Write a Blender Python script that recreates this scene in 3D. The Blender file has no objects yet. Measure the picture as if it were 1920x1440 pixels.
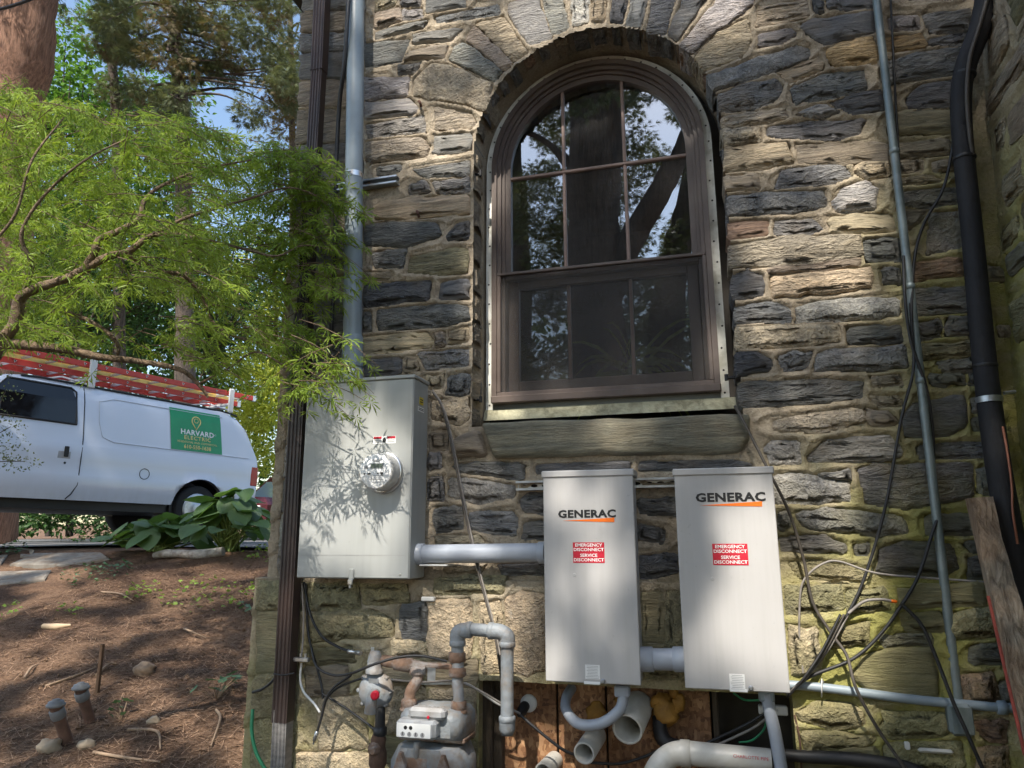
import bpy, math, random
import numpy as np
from mathutils import Vector, Matrix
random.seed(7); rng = np.random.default_rng(7)
SC = bpy.context.scene
R = math.radians
# ---------------------------------------------------------------- camera, sky, sun, exposure
FPX = 1332.0
CAM = np.array([0, -3.1, 1.5])
PITCH, YAW, ROLL = R(12.2), R(15.3), R(0.25)
_cp, _sp, _cy, _sy = math.cos(PITCH), math.sin(PITCH), math.cos(YAW), math.sin(YAW)
FW = np.array([-_sy*_cp, _cy*_cp, _sp]); _rt = np.array([_cy, _sy, 0]); _dn = np.cross(FW, _rt)
RT = _rt*math.cos(ROLL)+_dn*math.sin(ROLL); DN = -_rt*math.sin(ROLL)+_dn*math.cos(ROLL)
cd = bpy.data.cameras.new('camera'); cam = bpy.data.objects.new('camera', cd); SC.collection.objects.link(cam)
cd.sensor_width = 36; cd.lens = FPX/1920*36; cd.clip_end = 600; cd.clip_start = 0.05
cam.matrix_world = Matrix(((RT[0], -DN[0], -FW[0], CAM[0]), (RT[1], -DN[1], -FW[1], CAM[1]), (RT[2], -DN[2], -FW[2], CAM[2]), (0, 0, 0, 1)))
SC.camera = cam
SUN_EL, SUN_AZ = R(52), R(2)            # azimuth: how far the sun stands to the left of straight behind the camera
SUND = np.array([-math.sin(SUN_AZ)*math.cos(SUN_EL), -math.cos(SUN_AZ)*math.cos(SUN_EL), math.sin(SUN_EL)])
w = bpy.data.worlds.new('World'); SC.world = w; w.use_nodes = True
nt = w.node_tree; bg = nt.nodes['Background']
sky = nt.nodes.new('ShaderNodeTexSky'); sky.sky_type = 'NISHITA'; sky.sun_disc = False
sky.sun_elevation = SUN_EL; sky.sun_rotation = math.pi + SUN_AZ
sky.air_density = 1.35; sky.dust_density = 1.0
nt.links.new(sky.outputs[0], bg.inputs[0]); bg.inputs[1].default_value = 0.15
sl = bpy.data.lights.new('sun', 'SUN'); sl.energy = 5.0; sl.angle = R(0.53); sl.color = (1, .93, .83)
so = bpy.data.objects.new('sun', sl); SC.collection.objects.link(so)
so.rotation_euler = Vector(SUND).to_track_quat('Z', 'Y').to_euler(); so.location = (0, -20, 30)
vs = SC.view_settings; vs.view_transform = 'Standard'; vs.look = 'None'; vs.gamma = 1; vs.use_curve_mapping = False
vs.exposure = 0.80
SC.cycles.use_denoising = True; SC.cycles.max_bounces = 6; SC.cycles.transparent_max_bounces = 8
SC.cycles.diffuse_bounces = 2; SC.cycles.adaptive_threshold = .03; SC.cycles.sample_clamp_indirect = 6

# ---------------------------------------------------------------- helpers
def ray(x, y): return FW + RT*((x-960)/FPX) + DN*((y-720)/FPX)
def P(x, y, Y=0.0):                      # point of the plane y = Y seen at a picture position
    d = ray(x, y); return CAM + d*((Y-CAM[1])/d[1])
def PD(x, y, depth): return CAM + ray(x, y)*depth
def col(*a): return (a[0], a[1], a[2], 1)
WL = {}
def link(o, parent=None, loc=None):
    SC.collection.objects.link(o)
    if loc is not None: o.location = loc
    WL[o.name] = Vector(o.location)
    if parent is not None:
        o.parent = parent; o.matrix_parent_inverse = Matrix.Translation(-WL[parent.name])
    return o
def tag(o, label=None, cat=None, group=None, kind=None):
    if label: o['label'] = label
    if cat: o['category'] = cat
    if group: o['group'] = group
    if kind: o['kind'] = kind
    return o
def thing(name, loc, label, cat, group=None, kind=None):
    o = bpy.data.objects.new(name, None); o.empty_display_size = .05
    return tag(link(o, None, Vector(loc)), label, cat, group, kind)
def smooth_path(pts, n=6):
    pts = [np.array(p, float) for p in pts]
    if len(pts) < 3: return pts
    q = [2*pts[0]-pts[1]] + pts + [2*pts[-1]-pts[-2]]; out = []
    for i in range(1, len(q)-2):
        for k in range(n):
            t = k/n; a, b, c, d = q[i-1], q[i], q[i+1], q[i+2]
            out.append(.5*((2*b)+(-a+c)*t+(2*a-5*b+4*c-d)*t*t+(-a+3*b-3*c+d)*t**3))
    out.append(pts[-1]); return out
class MB:
    def __init__(s, M=None): s.v = []; s.f = []; s.sm = []; s.M = M
    def add(s, vs, fs, smooth=False):
        n = len(s.v)
        for p in vs:
            p = Vector([float(c) for c in p])
            s.v.append(s.M @ p if s.M is not None else p)
        for f in fs: s.f.append([i+n for i in f]); s.sm.append(smooth)
        return s
    def box(s, a, b, bev=0.0):
        x0, y0, z0 = [min(a[i], b[i]) for i in range(3)]; x1, y1, z1 = [max(a[i], b[i]) for i in range(3)]
        if bev <= 0:
            return s.add([(x0, y0, z0), (x1, y0, z0), (x1, y1, z0), (x0, y1, z0), (x0, y0, z1), (x1, y0, z1), (x1, y1, z1), (x0, y1, z1)],
                  [(0, 3, 2, 1), (4, 5, 6, 7), (0, 1, 5, 4), (1, 2, 6, 5), (2, 3, 7, 6), (3, 0, 4, 7)])
        b_ = min(bev, (x1-x0)*.45, (y1-y0)*.45, (z1-z0)*.45); vs = []
        for (X, sx) in ((x0, 1), (x1, -1)):
            for (Y, sy) in ((y0, 1), (y1, -1)):
                for (Z, sz) in ((z0, 1), (z1, -1)):
                    vs += [(X, Y+sy*b_, Z+sz*b_), (X+sx*b_, Y, Z+sz*b_), (X+sx*b_, Y+sy*b_, Z)]
        I = lambda x, y, z, k: (x*4+y*2+z)*3+k
        fs = []
        for x in (0, 1): q = [I(x, 0, 0, 0), I(x, 0, 1, 0), I(x, 1, 1, 0), I(x, 1, 0, 0)]; fs.append(q if x == 0 else q[::-1])
        for y in (0, 1): q = [I(0, y, 0, 1), I(1, y, 0, 1), I(1, y, 1, 1), I(0, y, 1, 1)]; fs.append(q if y == 0 else q[::-1])
        for z in (0, 1): q = [I(0, 0, z, 2), I(0, 1, z, 2), I(1, 1, z, 2), I(1, 0, z, 2)]; fs.append(q if z == 0 else q[::-1])
        for x in (0, 1):
            for y in (0, 1):
                q = [I(x, y, 0, 0), I(x, y, 0, 1), I(x, y, 1, 1), I(x, y, 1, 0)]; fs.append(q if (x ^ y) else q[::-1])
        for x in (0, 1):
            for z in (0, 1):
                q = [I(x, 0, z, 0), I(x, 0, z, 2), I(x, 1, z, 2), I(x, 1, z, 0)]; fs.append(q[::-1] if (x ^ z) else q)
        for y in (0, 1):
            for z in (0, 1):
                q = [I(0, y, z, 1), I(0, y, z, 2), I(1, y, z, 2), I(1, y, z, 1)]; fs.append(q if (y ^ z) else q[::-1])
        for x in (0, 1):
            for y in (0, 1):
                for z in (0, 1):
                    q = [I(x, y, z, 0), I(x, y, z, 1), I(x, y, z, 2)]; fs.append(q if (x+y+z) % 2 else q[::-1])
        return s.add(vs, fs)
    def rings(s, rs, cap=True, smooth=True):           # rs: list of rings (equal point counts)
        n = len(rs[0]); vs = [p for r in rs for p in r]; fs = []
        for i in range(len(rs)-1):
            for j in range(n): k = (j+1) % n; fs.append((i*n+j, i*n+k, (i+1)*n+k, (i+1)*n+j))
        s.add(vs, fs, smooth)
        if cap:
            s.add(rs[0], [tuple(range(n))[::-1]]); s.add(rs[-1], [tuple(range(n))])
        return s
    def tube(s, pts, r, n=10, cap=True, sub=0, flat=None):
        pts = smooth_path(pts, sub) if sub else [np.array(p, float) for p in pts]
        m = len(pts); rs = []; up = None
        rad = r if hasattr(r, '__len__') else [r]*m
        if len(rad) != m: rad = np.interp(np.linspace(0, 1, m), np.linspace(0, 1, len(rad)), rad)
        for i in range(m):
            t = pts[min(i+1, m-1)]-pts[max(i-1, 0)]; t = t/(np.linalg.norm(t)+1e-9)
            if up is None:
                up = np.array([0, 0, 1.]) if abs(t[2]) < .9 else np.array([1., 0, 0])
            u = up-t*np.dot(up, t); u /= np.linalg.norm(u)+1e-9; up = u; v = np.cross(t, u)
            rs.append([pts[i]+rad[i]*(math.cos(a)*u+math.sin(a)*v*(flat or 1)) for a in np.linspace(0, 2*math.pi, n, endpoint=False)])
        return s.rings(rs, cap)
    def cyl(s, a, b, r, n=20, r2=None): return s.tube([a, b], [r, r if r2 is None else r2], n)
    def pipe(s, a, b, ro, ri, n=24):                   # open pipe, end b open
        a, b = np.array(a, float), np.array(b, float); t = (b-a)/np.linalg.norm(b-a)
        u = np.cross(t, [0.3, .2, .9]); u /= np.linalg.norm(u); v = np.cross(t, u)
        C = lambda c, r: [c+r*(math.cos(q)*u+math.sin(q)*v) for q in np.linspace(0, 2*math.pi, n, endpoint=False)]
        rs = [C(a, ro), C(b-t*.002, ro), C(b, ro-.002), C(b, ri+.001), C(b-t*.002, ri), C(a+t*.01, ri)]
        return s.rings(rs, True)
    def lathe(s, base, axis, prof, n=24):              # prof: (distance along the axis, radius)
        base, t = np.array(base, float), np.array(axis, float); t /= np.linalg.norm(t)
        u = np.cross(t, [0.31, .22, .9]); u /= np.linalg.norm(u); v = np.cross(t, u)
        return s.rings([[base+t*h+r*(math.cos(q)*u+math.sin(q)*v) for q in np.linspace(0, 2*math.pi, n, endpoint=False)] for h, r in prof])
    def prism(s, poly, ext, bev=0.0):                  # planar polygon of 3D points, extruded by the vector ext
        n = len(poly); poly = [np.array(p, float) for p in poly]; e = np.array(ext, float); c = sum(poly)/n
        if bev:
            rs = [poly, [p+e*(1-bev) for p in poly], [c+(p-c)*(1-bev*.3)+e for p in poly]]
        else: rs = [poly, [p+e for p in poly]]
        return s.rings(rs, True, False)
    def build(s, name, mat, parent=None, smooth=None, kind=None):
        c = sum(s.v, Vector())/max(1, len(s.v)); c = Vector((c.x, c.y, min(p.z for p in s.v)))
        me = bpy.data.meshes.new(name); me.from_pydata([p-c for p in s.v], [], s.f)
        me.polygons.foreach_set('use_smooth', [bool(x) if smooth is None else smooth for x in s.sm])
        me.validate(); me.update()
        o = bpy.data.objects.new(name, me); me.materials.append(mat)
        link(o, parent, c)
        if kind: o['kind'] = kind
        return o
def npmesh(name, V, Fq, mat, parent=None, kind=None, smooth=False, loc=None):
    V = np.asarray(V, np.float32); Fq = np.asarray(Fq, np.int32); k = Fq.shape[1]
    c = np.array([V[:, 0].mean(), V[:, 1].mean(), V[:, 2].min()]) if loc is None else np.array(loc)
    me = bpy.data.meshes.new(name); me.vertices.add(len(V)); me.vertices.foreach_set('co', (V-c).astype(np.float32).ravel())
    me.loops.add(Fq.size); me.loops.foreach_set('vertex_index', Fq.ravel())
    me.polygons.add(len(Fq)); me.polygons.foreach_set('loop_start', np.arange(0, Fq.size, k, dtype=np.int32))
    me.polygons.foreach_set('use_smooth', np.full(len(Fq), smooth)); me.update(calc_edges=True); me.validate()
    me.materials.append(mat); o = bpy.data.objects.new(name, me); link(o, parent, Vector(c))
    if kind: o['kind'] = kind
    return o
def text(name, body, size, loc, right, up, mat, parent, align='CENTER', sx=1.0, bold=0.0, space=1.0, line=1.0):
    cu = bpy.data.curves.new('txt', 'FONT'); cu.body = body; cu.size = size; cu.align_x = align; cu.align_y = 'CENTER'
    cu.offset = bold; cu.space_character = space; cu.space_line = line; cu.resolution_u = 2
    t = bpy.data.objects.new('txt', cu); SC.collection.objects.link(t)
    dg = bpy.context.evaluated_depsgraph_get(); me = bpy.data.meshes.new_from_object(t.evaluated_get(dg))
    bpy.data.objects.remove(t); r_ = Vector(right).normalized(); u_ = Vector(up).normalized()
    vs_ = [r_*(v.co.x*sx)+u_*v.co.y for v in me.vertices]
    for v, q in zip(me.vertices, vs_): v.co = q
    me.name = name; me.materials.clear(); me.materials.append(mat); me.update()
    return link(bpy.data.objects.new(name, me), parent, Vector(loc))
# ---------------------------------------------------------------- materials
MT = {}
def nmat(name):
    m = bpy.data.materials.new(name); m.use_nodes = True; n = m.node_tree; b = n.nodes['Principled BSDF']; MT[name] = m
    return m, n, b
def N(n, typ, **k):
    x = n.nodes.new(typ)
    for a, v in k.items():
        if a.startswith('i_'): x.inputs[a[2:].replace('_', ' ')].default_value = v
        else: setattr(x, a, v)
    return x
def ramp(n, fac, stops):
    r = n.nodes.new('ShaderNodeValToRGB'); e = r.color_ramp.elements
    while len(e) < len(stops): e.new(.5)
    for k, (p, c) in enumerate(stops): e[k].position = p; e[k].color = c if len(c) == 4 else col(*c)
    n.links.new(fac, r.inputs[0]); return r.outputs[0]
def mixc(n, f, a, b, mode='MIX'):
    x = N(n, 'ShaderNodeMix', data_type='RGBA', blend_type=mode)
    for sock, v in ((x.inputs[0], f), (x.inputs[6], a), (x.inputs[7], b)):
        if isinstance(v, bpy.types.NodeSocket): n.links.new(v, sock)
        else: sock.default_value = v if not isinstance(v, tuple) or len(v) == 4 else col(*v)
    return x.outputs[2]
def math_(n, op, a, b=None, clamp=False):
    x = N(n, 'ShaderNodeMath', operation=op, use_clamp=clamp)
    for s_, v in ((x.inputs[0], a), (x.inputs[1], b)):
        if v is None: continue
        if isinstance(v, bpy.types.NodeSocket): n.links.new(v, s_)
        else: s_.default_value = v
    return x.outputs[0]
def noise(n, vec, scale, detail=4, rough=.55, dist=0.0):
    x = N(n, 'ShaderNodeTexNoise', i_Scale=scale, i_Detail=detail, i_Roughness=rough, i_Distortion=dist)
    n.links.new(vec, x.inputs['Vector']); return x.outputs[0]
def pos(n, sx=1, sy=1, sz=1):
    g = n.nodes.new('ShaderNodeNewGeometry'); m = N(n, 'ShaderNodeMapping'); m.inputs['Scale'].default_value = (sx, sy, sz)
    n.links.new(g.outputs['Position'], m.inputs[0]); return m.outputs[0]
def bump(n, b, h, strength, dist):
    x = N(n, 'ShaderNodeBump', i_Strength=strength, i_Distance=dist); n.links.new(h, x.inputs['Height']); n.links.new(x.outputs[0], b.inputs['Normal'])
def pm(name, c, rough=.6, metal=0, var=.2, scale=8, bmp=0, bscale=60, dirt=None, dirt_amt=.5, dscale=5, spec=.5, stretch=(1, 1, 1)):
    m, n, b = nmat(name); p = pos(n, *stretch); f = noise(n, p, scale, 5, .6)
    a = tuple(x*(1-var) for x in c); h = tuple(min(1, x*(1+var)) for x in c)
    o = ramp(n, f, [(.3, a), (.7, h)])
    if dirt is not None:
        g = noise(n, p, dscale, 6, .65, .4); o = mixc(n, math_(n, 'MULTIPLY', ramp(n, g, [(.45, (0, 0, 0)), (.65, (1, 1, 1))]), dirt_amt), o, dirt)
    n.links.new(o, b.inputs['Base Color'])
    rr = ramp(n, f, [(.2, (max(0, rough-.08),)*3), (.8, (min(1, rough+.1),)*3)]); n.links.new(rr, b.inputs['Roughness'])
    b.inputs['Metallic'].default_value = metal; b.inputs['Specular IOR Level'].default_value = spec
    if bmp: bump(n, b, noise(n, p, bscale, 6, .6), 1.0, bmp)
    return m
def leafmat(name, c1, c2, trans=.45, rough=.5):
    m, n, b = nmat(name); p = pos(n); f = noise(n, p, 1.7, 3); f2 = noise(n, p, 23, 2)
    o = mixc(n, ramp(n, f2, [(.35, (0, 0, 0)), (.65, (1, 1, 1))]), mixc(n, ramp(n, f, [(.35, (0, 0, 0)), (.65, (1, 1, 1))]), c1, c2), tuple(x*1.25 for x in c2))
    n.links.new(o, b.inputs['Base Color']); b.inputs['Roughness'].default_value = rough; b.inputs['Specular IOR Level'].default_value = .3
    t = n.nodes.new('ShaderNodeBsdfTranslucent'); tc = mixc(n, .5, o, (c2[0]*1.7+.03, c2[1]*1.6+.03, c2[2]*.6)); n.links.new(tc, t.inputs[0])
    mx = n.nodes.new('ShaderNodeMixShader'); mx.inputs[0].default_value = trans
    n.links.new(b.outputs[0], mx.inputs[1]); n.links.new(t.outputs[0], mx.inputs[2]); n.links.new(mx.outputs[0], n.nodes['Material Output'].inputs[0])
    return m
# ---------------------------------------------------------------- stone and mortar materials
def moss_mask(n, gain=1.0, thr=.5):
    g = n.nodes.new('ShaderNodeNewGeometry'); sp = n.nodes.new('ShaderNodeSeparateXYZ'); n.links.new(g.outputs['Position'], sp.inputs[0])
    x, z = sp.outputs[0], sp.outputs[2]
    a = math_(n, 'ADD', math_(n, 'MULTIPLY', math_(n, 'SUBTRACT', x, .22), 1.1), math_(n, 'MULTIPLY', math_(n, 'SUBTRACT', 1.95, z), .9), True)
    b = math_(n, 'MULTIPLY', math_(n, 'SUBTRACT', 1.36, z), 1.6, True)
    b = math_(n, 'MULTIPLY', b, .62)
    c = math_(n, 'MULTIPLY', math_(n, 'MULTIPLY', math_(n, 'SUBTRACT', x, .55), 2.2, True), math_(n, 'SUBTRACT', 3.5, z, True), True)
    a = math_(n, 'MULTIPLY', a, math_(n, 'MULTIPLY', math_(n, 'SUBTRACT', 2.1, z), 3, True))
    m = math_(n, 'MAXIMUM', math_(n, 'MAXIMUM', a, b), c)
    k = noise(n, pos(n, 1, 1, 1.6), 3.4, 4, .62)
    m = math_(n, 'MULTIPLY', m, math_(n, 'MULTIPLY', math_(n, 'SUBTRACT', k, thr-.2), 3.2, True), True)
    return math_(n, 'MULTIPLY', m, gain, True)
def stone_mat(nm_, strs, rot_, sc_, dst, fs_, bd_):
    m, n, b = nmat(nm_)
    oi = n.nodes.new('ShaderNodeObjectInfo'); p = pos(n, 1, 1, 1)
    off = N(n, 'ShaderNodeVectorMath', operation='MULTIPLY_ADD'); n.links.new(oi.outputs['Random'], off.inputs[0]); off.inputs[1].default_value = (7, 3, 5); n.links.new(p, off.inputs[2]); p = off.outputs[0]
    mp = N(n, 'ShaderNodeMapping'); mp.inputs['Scale'].default_value = strs; mp.inputs['Rotation'].default_value = (0, R(rot_), 0); n.links.new(p, mp.inputs[0]); ps = mp.outputs[0]
    strata = noise(n, ps, sc_, 4, .68, dst); fine = noise(n, ps, fs_, 3, .75); blot = noise(n, p, 5, 2, .6)
    c0 = oi.outputs['Color']
    c1 = mixc(n, 1.0, c0, ramp(n, strata, [(.3, (.55, .55, .56)), (.5, (.95, .95, .95)), (.72, (1.4, 1.35, 1.27))]), 'MULTIPLY')
    c1 = mixc(n, ramp(n, blot, [(.52, (0, 0, 0)), (.72, (.6, .6, .6))]), c1, mixc(n, .5, c0, (.28, .2, .11)))
    c1 = mixc(n, 1.0, c1, ramp(n, fine, [(.3, (.68, .68, .68)), (.7, (1.25, 1.25, 1.25))]), 'MULTIPLY')
    c1 = mixc(n, ramp(n, noise(n, ps, 17, 3, .7), [(.66, (0, 0, 0)), (.8, (.55, .55, .55))]), c1, (.55, .52, .48))
    c1 = mixc(n, moss_mask(n, .62, .55), c1, mixc(n, noise(n, p, 14), (.15, .145, .05), (.30, .28, .10)))
    n.links.new(c1, b.inputs['Base Color']); b.inputs['Roughness'].default_value = .72; b.inputs['Specular IOR Level'].default_value = .42
    h = math_(n, 'ADD', math_(n, 'MULTIPLY', strata, 1.0), math_(n, 'MULTIPLY', fine, .5))
    bump(n, b, h, 1.0, bd_); return m
M_STONE = stone_mat('stone_bedded', (1, 1, 5.5), 3, 9, .55, 40, .045)
M_STONE_B = stone_mat('stone_cleft', (1, 1, 3.2), -9, 7, 1.1, 30, .06)
M_STONE_R = stone_mat('stone_rough', (1, 1, 1.15), 20, 20, .2, 75, .035)
M_STONE_P = stone_mat('stone_planed', (.6, 1, 7), 1, 6, .25, 60, .022)
m, n, b = nmat('mortar'); p = pos(n); f = noise(n, p, 6, 4, .6); g = noise(n, p, 90, 3, .7)
c1 = ramp(n, f, [(.3, (.265, .22, .16)), (.5, (.385, .32, .235)), (.72, (.50, .42, .315))])
c1 = mixc(n, 1.0, c1, ramp(n, g, [(.3, (.75, .75, .75)), (.7, (1.15, 1.15, 1.15))]), 'MULTIPLY')
c1 = mixc(n, moss_mask(n, 1.0, .43), c1, mixc(n, noise(n, p, 11), (.18, .175, .055), (.38, .36, .115)))
n.links.new(c1, b.inputs['Base Color']); b.inputs['Roughness'].default_value = .9; b.inputs['Specular IOR Level'].default_value = .2
bump(n, b, math_(n, 'ADD', f, math_(n, 'MULTIPLY', g, .8)), 1, .012); M_MORTAR = m
STC = {'d': (.215, .213, .207), 'g': (.33, .31, .285), 'b': (.41, .345, .255), 't': (.55, .445, .305), 'm': (.29, .26, .155),
       'w': (.50, .47, .435), 'o': (.60, .42, .21), 'r': (.42, .28, .19), 'k': (.155, .157, .160)}
# ---------------------------------------------------------------- stone outlines of the house wall, measured on the photograph
S_ = '''t 707 -8 747 -8 740 12 707 22|b 706 24 752 18 753 40 706 56|g 757 20 790 17 793 33 757 38|d 753 4 786 1 788 9 754 13|d 802 -10 872 -10 873 13 802 25
d 816 34 935 11 936 28 820 43|g 706 62 800 42 790 54 706 74|g 778 66 868 56 845 78 776 82|d 685 84 768 76 752 116 685 126|b 775 98 838 88 834 108 762 114|d 748 124 788 120 775 140 748 140|g 685 150 768 148 762 180 685 190
b 778 152 812 123 850 128 922 160 908 208 894 204 876 196 800 184 776 178|g 685 196 768 188 784 204 778 214 688 224|g 688 236 794 220 798 248 690 258|b 690 270 790 258 806 276 800 294 712 304 690 302|b 816 202 884 214 892 230 884 240 820 244|g 816 256 884 252 882 282 812 290
g 856 89 871 82 940 138 927 153 844 113|b 876 76 891 52 960 120 947 133|t 895 47 942 34 990 98 965 116|w 955 8 1007 -6 1033 72 994 84 957 34|g 1017 -6 1053 -6 1065 54 1038 65|w 1072 -6 1103 -6 1102 42 1076 50|t 1111 -6 1137 -6 1132 40 1111 42|k 1152 -6 1178 -6 1166 44 1146 42|d 1188 -6 1215 -6 1200 52 1175 48|d 1226 -6 1265 -6 1246 66 1215 60|d 1287 -6 1325 -6 1270 77 1253 65
w 1333 20 1360 -7 1413 -7 1407 13 1327 73 1298 101 1276 90|t 1304 108 1340 70 1382 46 1401 42 1408 76 1390 106 1340 126 1322 133|d 1326 150 1418 113 1493 88 1517 94 1515 110 1458 132 1341 170|d 1346 181 1400 160 1455 152 1466 166 1450 190 1410 206 1352 210
t 1420 16 1510 2 1515 32 1420 50|g 1424 70 1480 55 1492 66 1465 82 1424 88|d 1527 4 1542 6 1540 26 1530 24|d 1552 -5 1632 -5 1634 14 1585 20 1553 14|d 1505 48 1530 38 1638 24 1640 60 1545 84 1516 66|o 1550 98 1575 84 1635 72 1644 98 1642 118 1560 124|t 1456 136 1535 113 1544 130 1482 156|d 1484 168 1545 140 1620 134 1625 166 1560 184 1490 192|d 1560 195 1600 178 1652 172 1656 205 1600 214|g 1493 214 1540 199 1570 211 1540 223
b 1354 222 1420 212 1470 208 1474 220 1440 231 1354 239|d 1442 240 1520 230 1620 228 1610 250 1570 262 1460 258 1440 252|b 1358 244 1425 244 1425 266 1360 273|t 1358 277 1478 272 1486 306 1420 318 1360 322|b 1494 274 1580 270 1662 272 1664 302 1560 306 1498 304|b 1362 332 1420 328 1422 354 1362 358|d 1455 346 1470 320 1580 309 1596 330 1560 344 1455 352|t 1603 309 1665 305 1668 330 1625 337 1606 326|k 1364 372 1440 363 1544 361 1546 388 1480 398 1364 404|w 1562 384 1580 356 1625 343 1641 360 1640 392 1600 396 1570 396
r 1366 420 1438 416 1438 440 1366 448|d 1454 418 1520 414 1540 430 1520 438 1454 440|t 1556 412 1600 405 1672 403 1676 432 1620 437 1560 437|b 1370 462 1450 448 1610 443 1616 476 1560 489 1470 499 1370 502|b 1442 508 1540 495 1612 483 1612 496 1540 507 1446 512|k 1372 520 1400 508 1428 518 1432 550 1400 560 1373 562|t 1446 521 1540 513 1630 503 1634 536 1560 550 1450 556|d 1378 578 1440 568 1478 580 1482 602 1378 606|g 1492 580 1540 567 1680 562 1686 588 1600 599 1494 605|b 1378 618 1460 612 1570 613 1572 640 1480 651 1380 652|d 1590 616 1686 612 1690 642 1592 644|k 1380 664 1420 660 1446 676 1444 694 1382 704|d 1460 674 1490 660 1522 662 1510 690 1475 696|d 1534 666 1570 657 1694 652 1702 688 1640 695 1528 693|d 1387 722 1500 713 1614 717 1616 744 1540 755 1388 762
b 1450 792 1520 776 1612 767 1620 790 1540 810 1455 806|b 1624 768 1666 774 1684 792 1666 797 1630 794|g 1433 842 1449 827 1498 829 1500 866 1450 868|g 1514 858 1546 827 1660 817 1688 850 1660 863 1518 866|g 1530 891 1590 881 1591 899 1560 897|g 1452 893 1500 891 1590 909 1592 936 1540 942 1454 940|d 1610 881 1640 873 1820 873 1822 930 1700 954 1625 942
g 1668 34 1720 30 1720 56 1670 58|g 1732 30 1818 22 1815 58 1745 64|o 1656 72 1728 66 1735 88 1660 98|d 1742 79 1812 63 1804 86 1742 84|d 1662 122 1740 99 1804 93 1790 138 1664 160|d 1700 186 1725 162 1788 152 1786 200 1704 202|m 1664 213 1788 207 1788 250 1668 253|b 1672 272 1780 266 1784 290 1676 296|b 1680 305 1730 301 1728 322 1684 324|b 1748 306 1790 302 1792 318 1750 322|b 1686 337 1750 331 1760 341 1690 346|d 1690 362 1800 353 1804 380 1740 388 1692 384|b 1692 396 1740 393 1725 412 1700 432|d 1745 404 1806 398 1808 460 1740 476|d 1622 452 1680 446 1690 488 1626 490
r 1714 493 1800 489 1808 516 1715 526|d 1656 506 1684 503 1690 532 1660 532|d 1712 546 1812 541 1818 584 1716 590|d 1716 611 1760 601 1762 630 1720 640|d 1776 599 1820 593 1824 628 1774 630|m 1726 650 1826 641 1828 664 1728 675|d 1760 682 1832 669 1834 696 1770 698|d 1742 706 1806 702 1808 720 1748 722|d 1818 700 1836 698 1836 722 1820 722|k 1692 780 1720 757 1806 745 1808 800 1780 814 1700 818|d 1822 748 1846 744 1848 770 1824 774|d 1824 786 1850 782 1852 806 1826 806|d 1718 837 1854 829 1858 856 1726 860|d 1836 880 1864 876 1870 926 1834 924|b 1634 707 1688 703 1692 722 1642 724|b 1634 745 1686 745 1690 758 1650 762
d 1494 964 1560 956 1690 971 1700 996 1650 1004 1510 986|g 1460 963 1476 961 1478 990 1464 993|g 1463 1009 1540 1005 1584 1021 1582 1036 1467 1030|d 1601 1022 1628 1020 1626 1040 1604 1040|k 1650 1031 1690 1017 1780 1021 1795 1060 1770 1078 1650 1074|d 1736 968 1820 964 1828 1000 1740 1000|k 1810 1021 1836 1015 1842 1030 1818 1032|d 1816 1048 1848 1044 1856 1084 1818 1086|m 1481 1057 1520 1051 1620 1069 1622 1086 1500 1084'''
S2_ = '''g 777 319 879 304 879 328 800 333|g 770 348 800 341 806 360 768 364|g 813 343 879 334 879 360 822 364|t 705 385 760 375 879 368 879 400 760 411 706 411|d 684 425 720 419 820 421 825 443 760 463 685 459|k 841 440 860 421 879 418 877 449 842 450|d 701 477 762 469 756 501 702 502|m 769 483 860 466 877 470 876 511 830 515 765 509|b 683 513 732 513 730 524 683 524|k 685 535 807 527 805 561 685 575|k 829 531 879 526 879 560 825 560|d 707 583 820 573 877 578 878 600 820 613 709 619|d 683 587 695 588 695 620 683 622|t 685 633 800 625 812 641 807 651 720 661 685 661|b 816 627 832 625 834 648 820 650|t 842 625 870 614 878 613 878 640 844 645|d 787 664 850 657 878 656 878 683 801 693|d 685 677 752 673 752 700 685 706|b 760 670 778 669 786 694 762 698|k 843 707 879 702 879 736 839 741|b 801 707 832 703 830 726 807 728|b 809 753 879 746 878 786 860 795 813 785|b 807 813 840 807 838 842 807 846
d 851 873 940 867 985 873 980 898 920 890 861 884|g 843 901 870 899 966 913 964 930 900 943 843 930|d 805 853 826 851 828 876 805 878|d 805 899 830 895 832 936 805 938|d 881 965 960 959 971 976 965 1003 930 1001 883 988|d 817 953 866 951 868 990 819 996|d 977 937 990 927 1040 926 1040 964 981 958|d 985 981 1040 977 1040 1012 981 1008|b 817 1007 900 1007 909 1020 819 1020|b 835 1059 911 1057 905 1070 837 1073|d 937 1062 1018 1057 1018 1076 941 1078|d 1006 873 1180 867 1180 884 1006 886|d 1200 867 1380 866 1412 872 1380 880 1200 882|d 1200 939 1290 935 1290 966 1200 962|d 1197 983 1245 994 1244 1018 1197 1010|k 1200 1043 1266 1041 1272 1072 1204 1085
g 568 -6 684 -6 684 20 568 18|b 567 26 682 24 682 60 566 60|d 566 66 684 64 684 98 565 98|d 564 104 680 102 678 146 562 148|b 562 154 684 150 684 198 561 200|b 560 208 680 204 678 266 558 270|g 558 278 680 272 678 336 556 340|d 556 348 676 344 674 396 554 400|b 553 408 674 404 674 440 552 442|w 551 448 580 448 580 516 549 520|d 588 450 678 448 676 500 588 504|b 548 528 672 524 670 560 546 562|g 546 570 584 568 582 636 544 640|d 590 568 680 566 678 630 590 634|d 544 648 674 642 672 690 542 694|d 542 702 574 700 572 752 540 754|b 540 760 572 758 570 828 538 830|g 538 836 570 834 566 892 534 894|d 534 900 564 898 560 958 530 960|g 530 966 560 964 556 1020 526 1022|g 526 1028 556 1026 552 1078 524 1078'''
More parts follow.
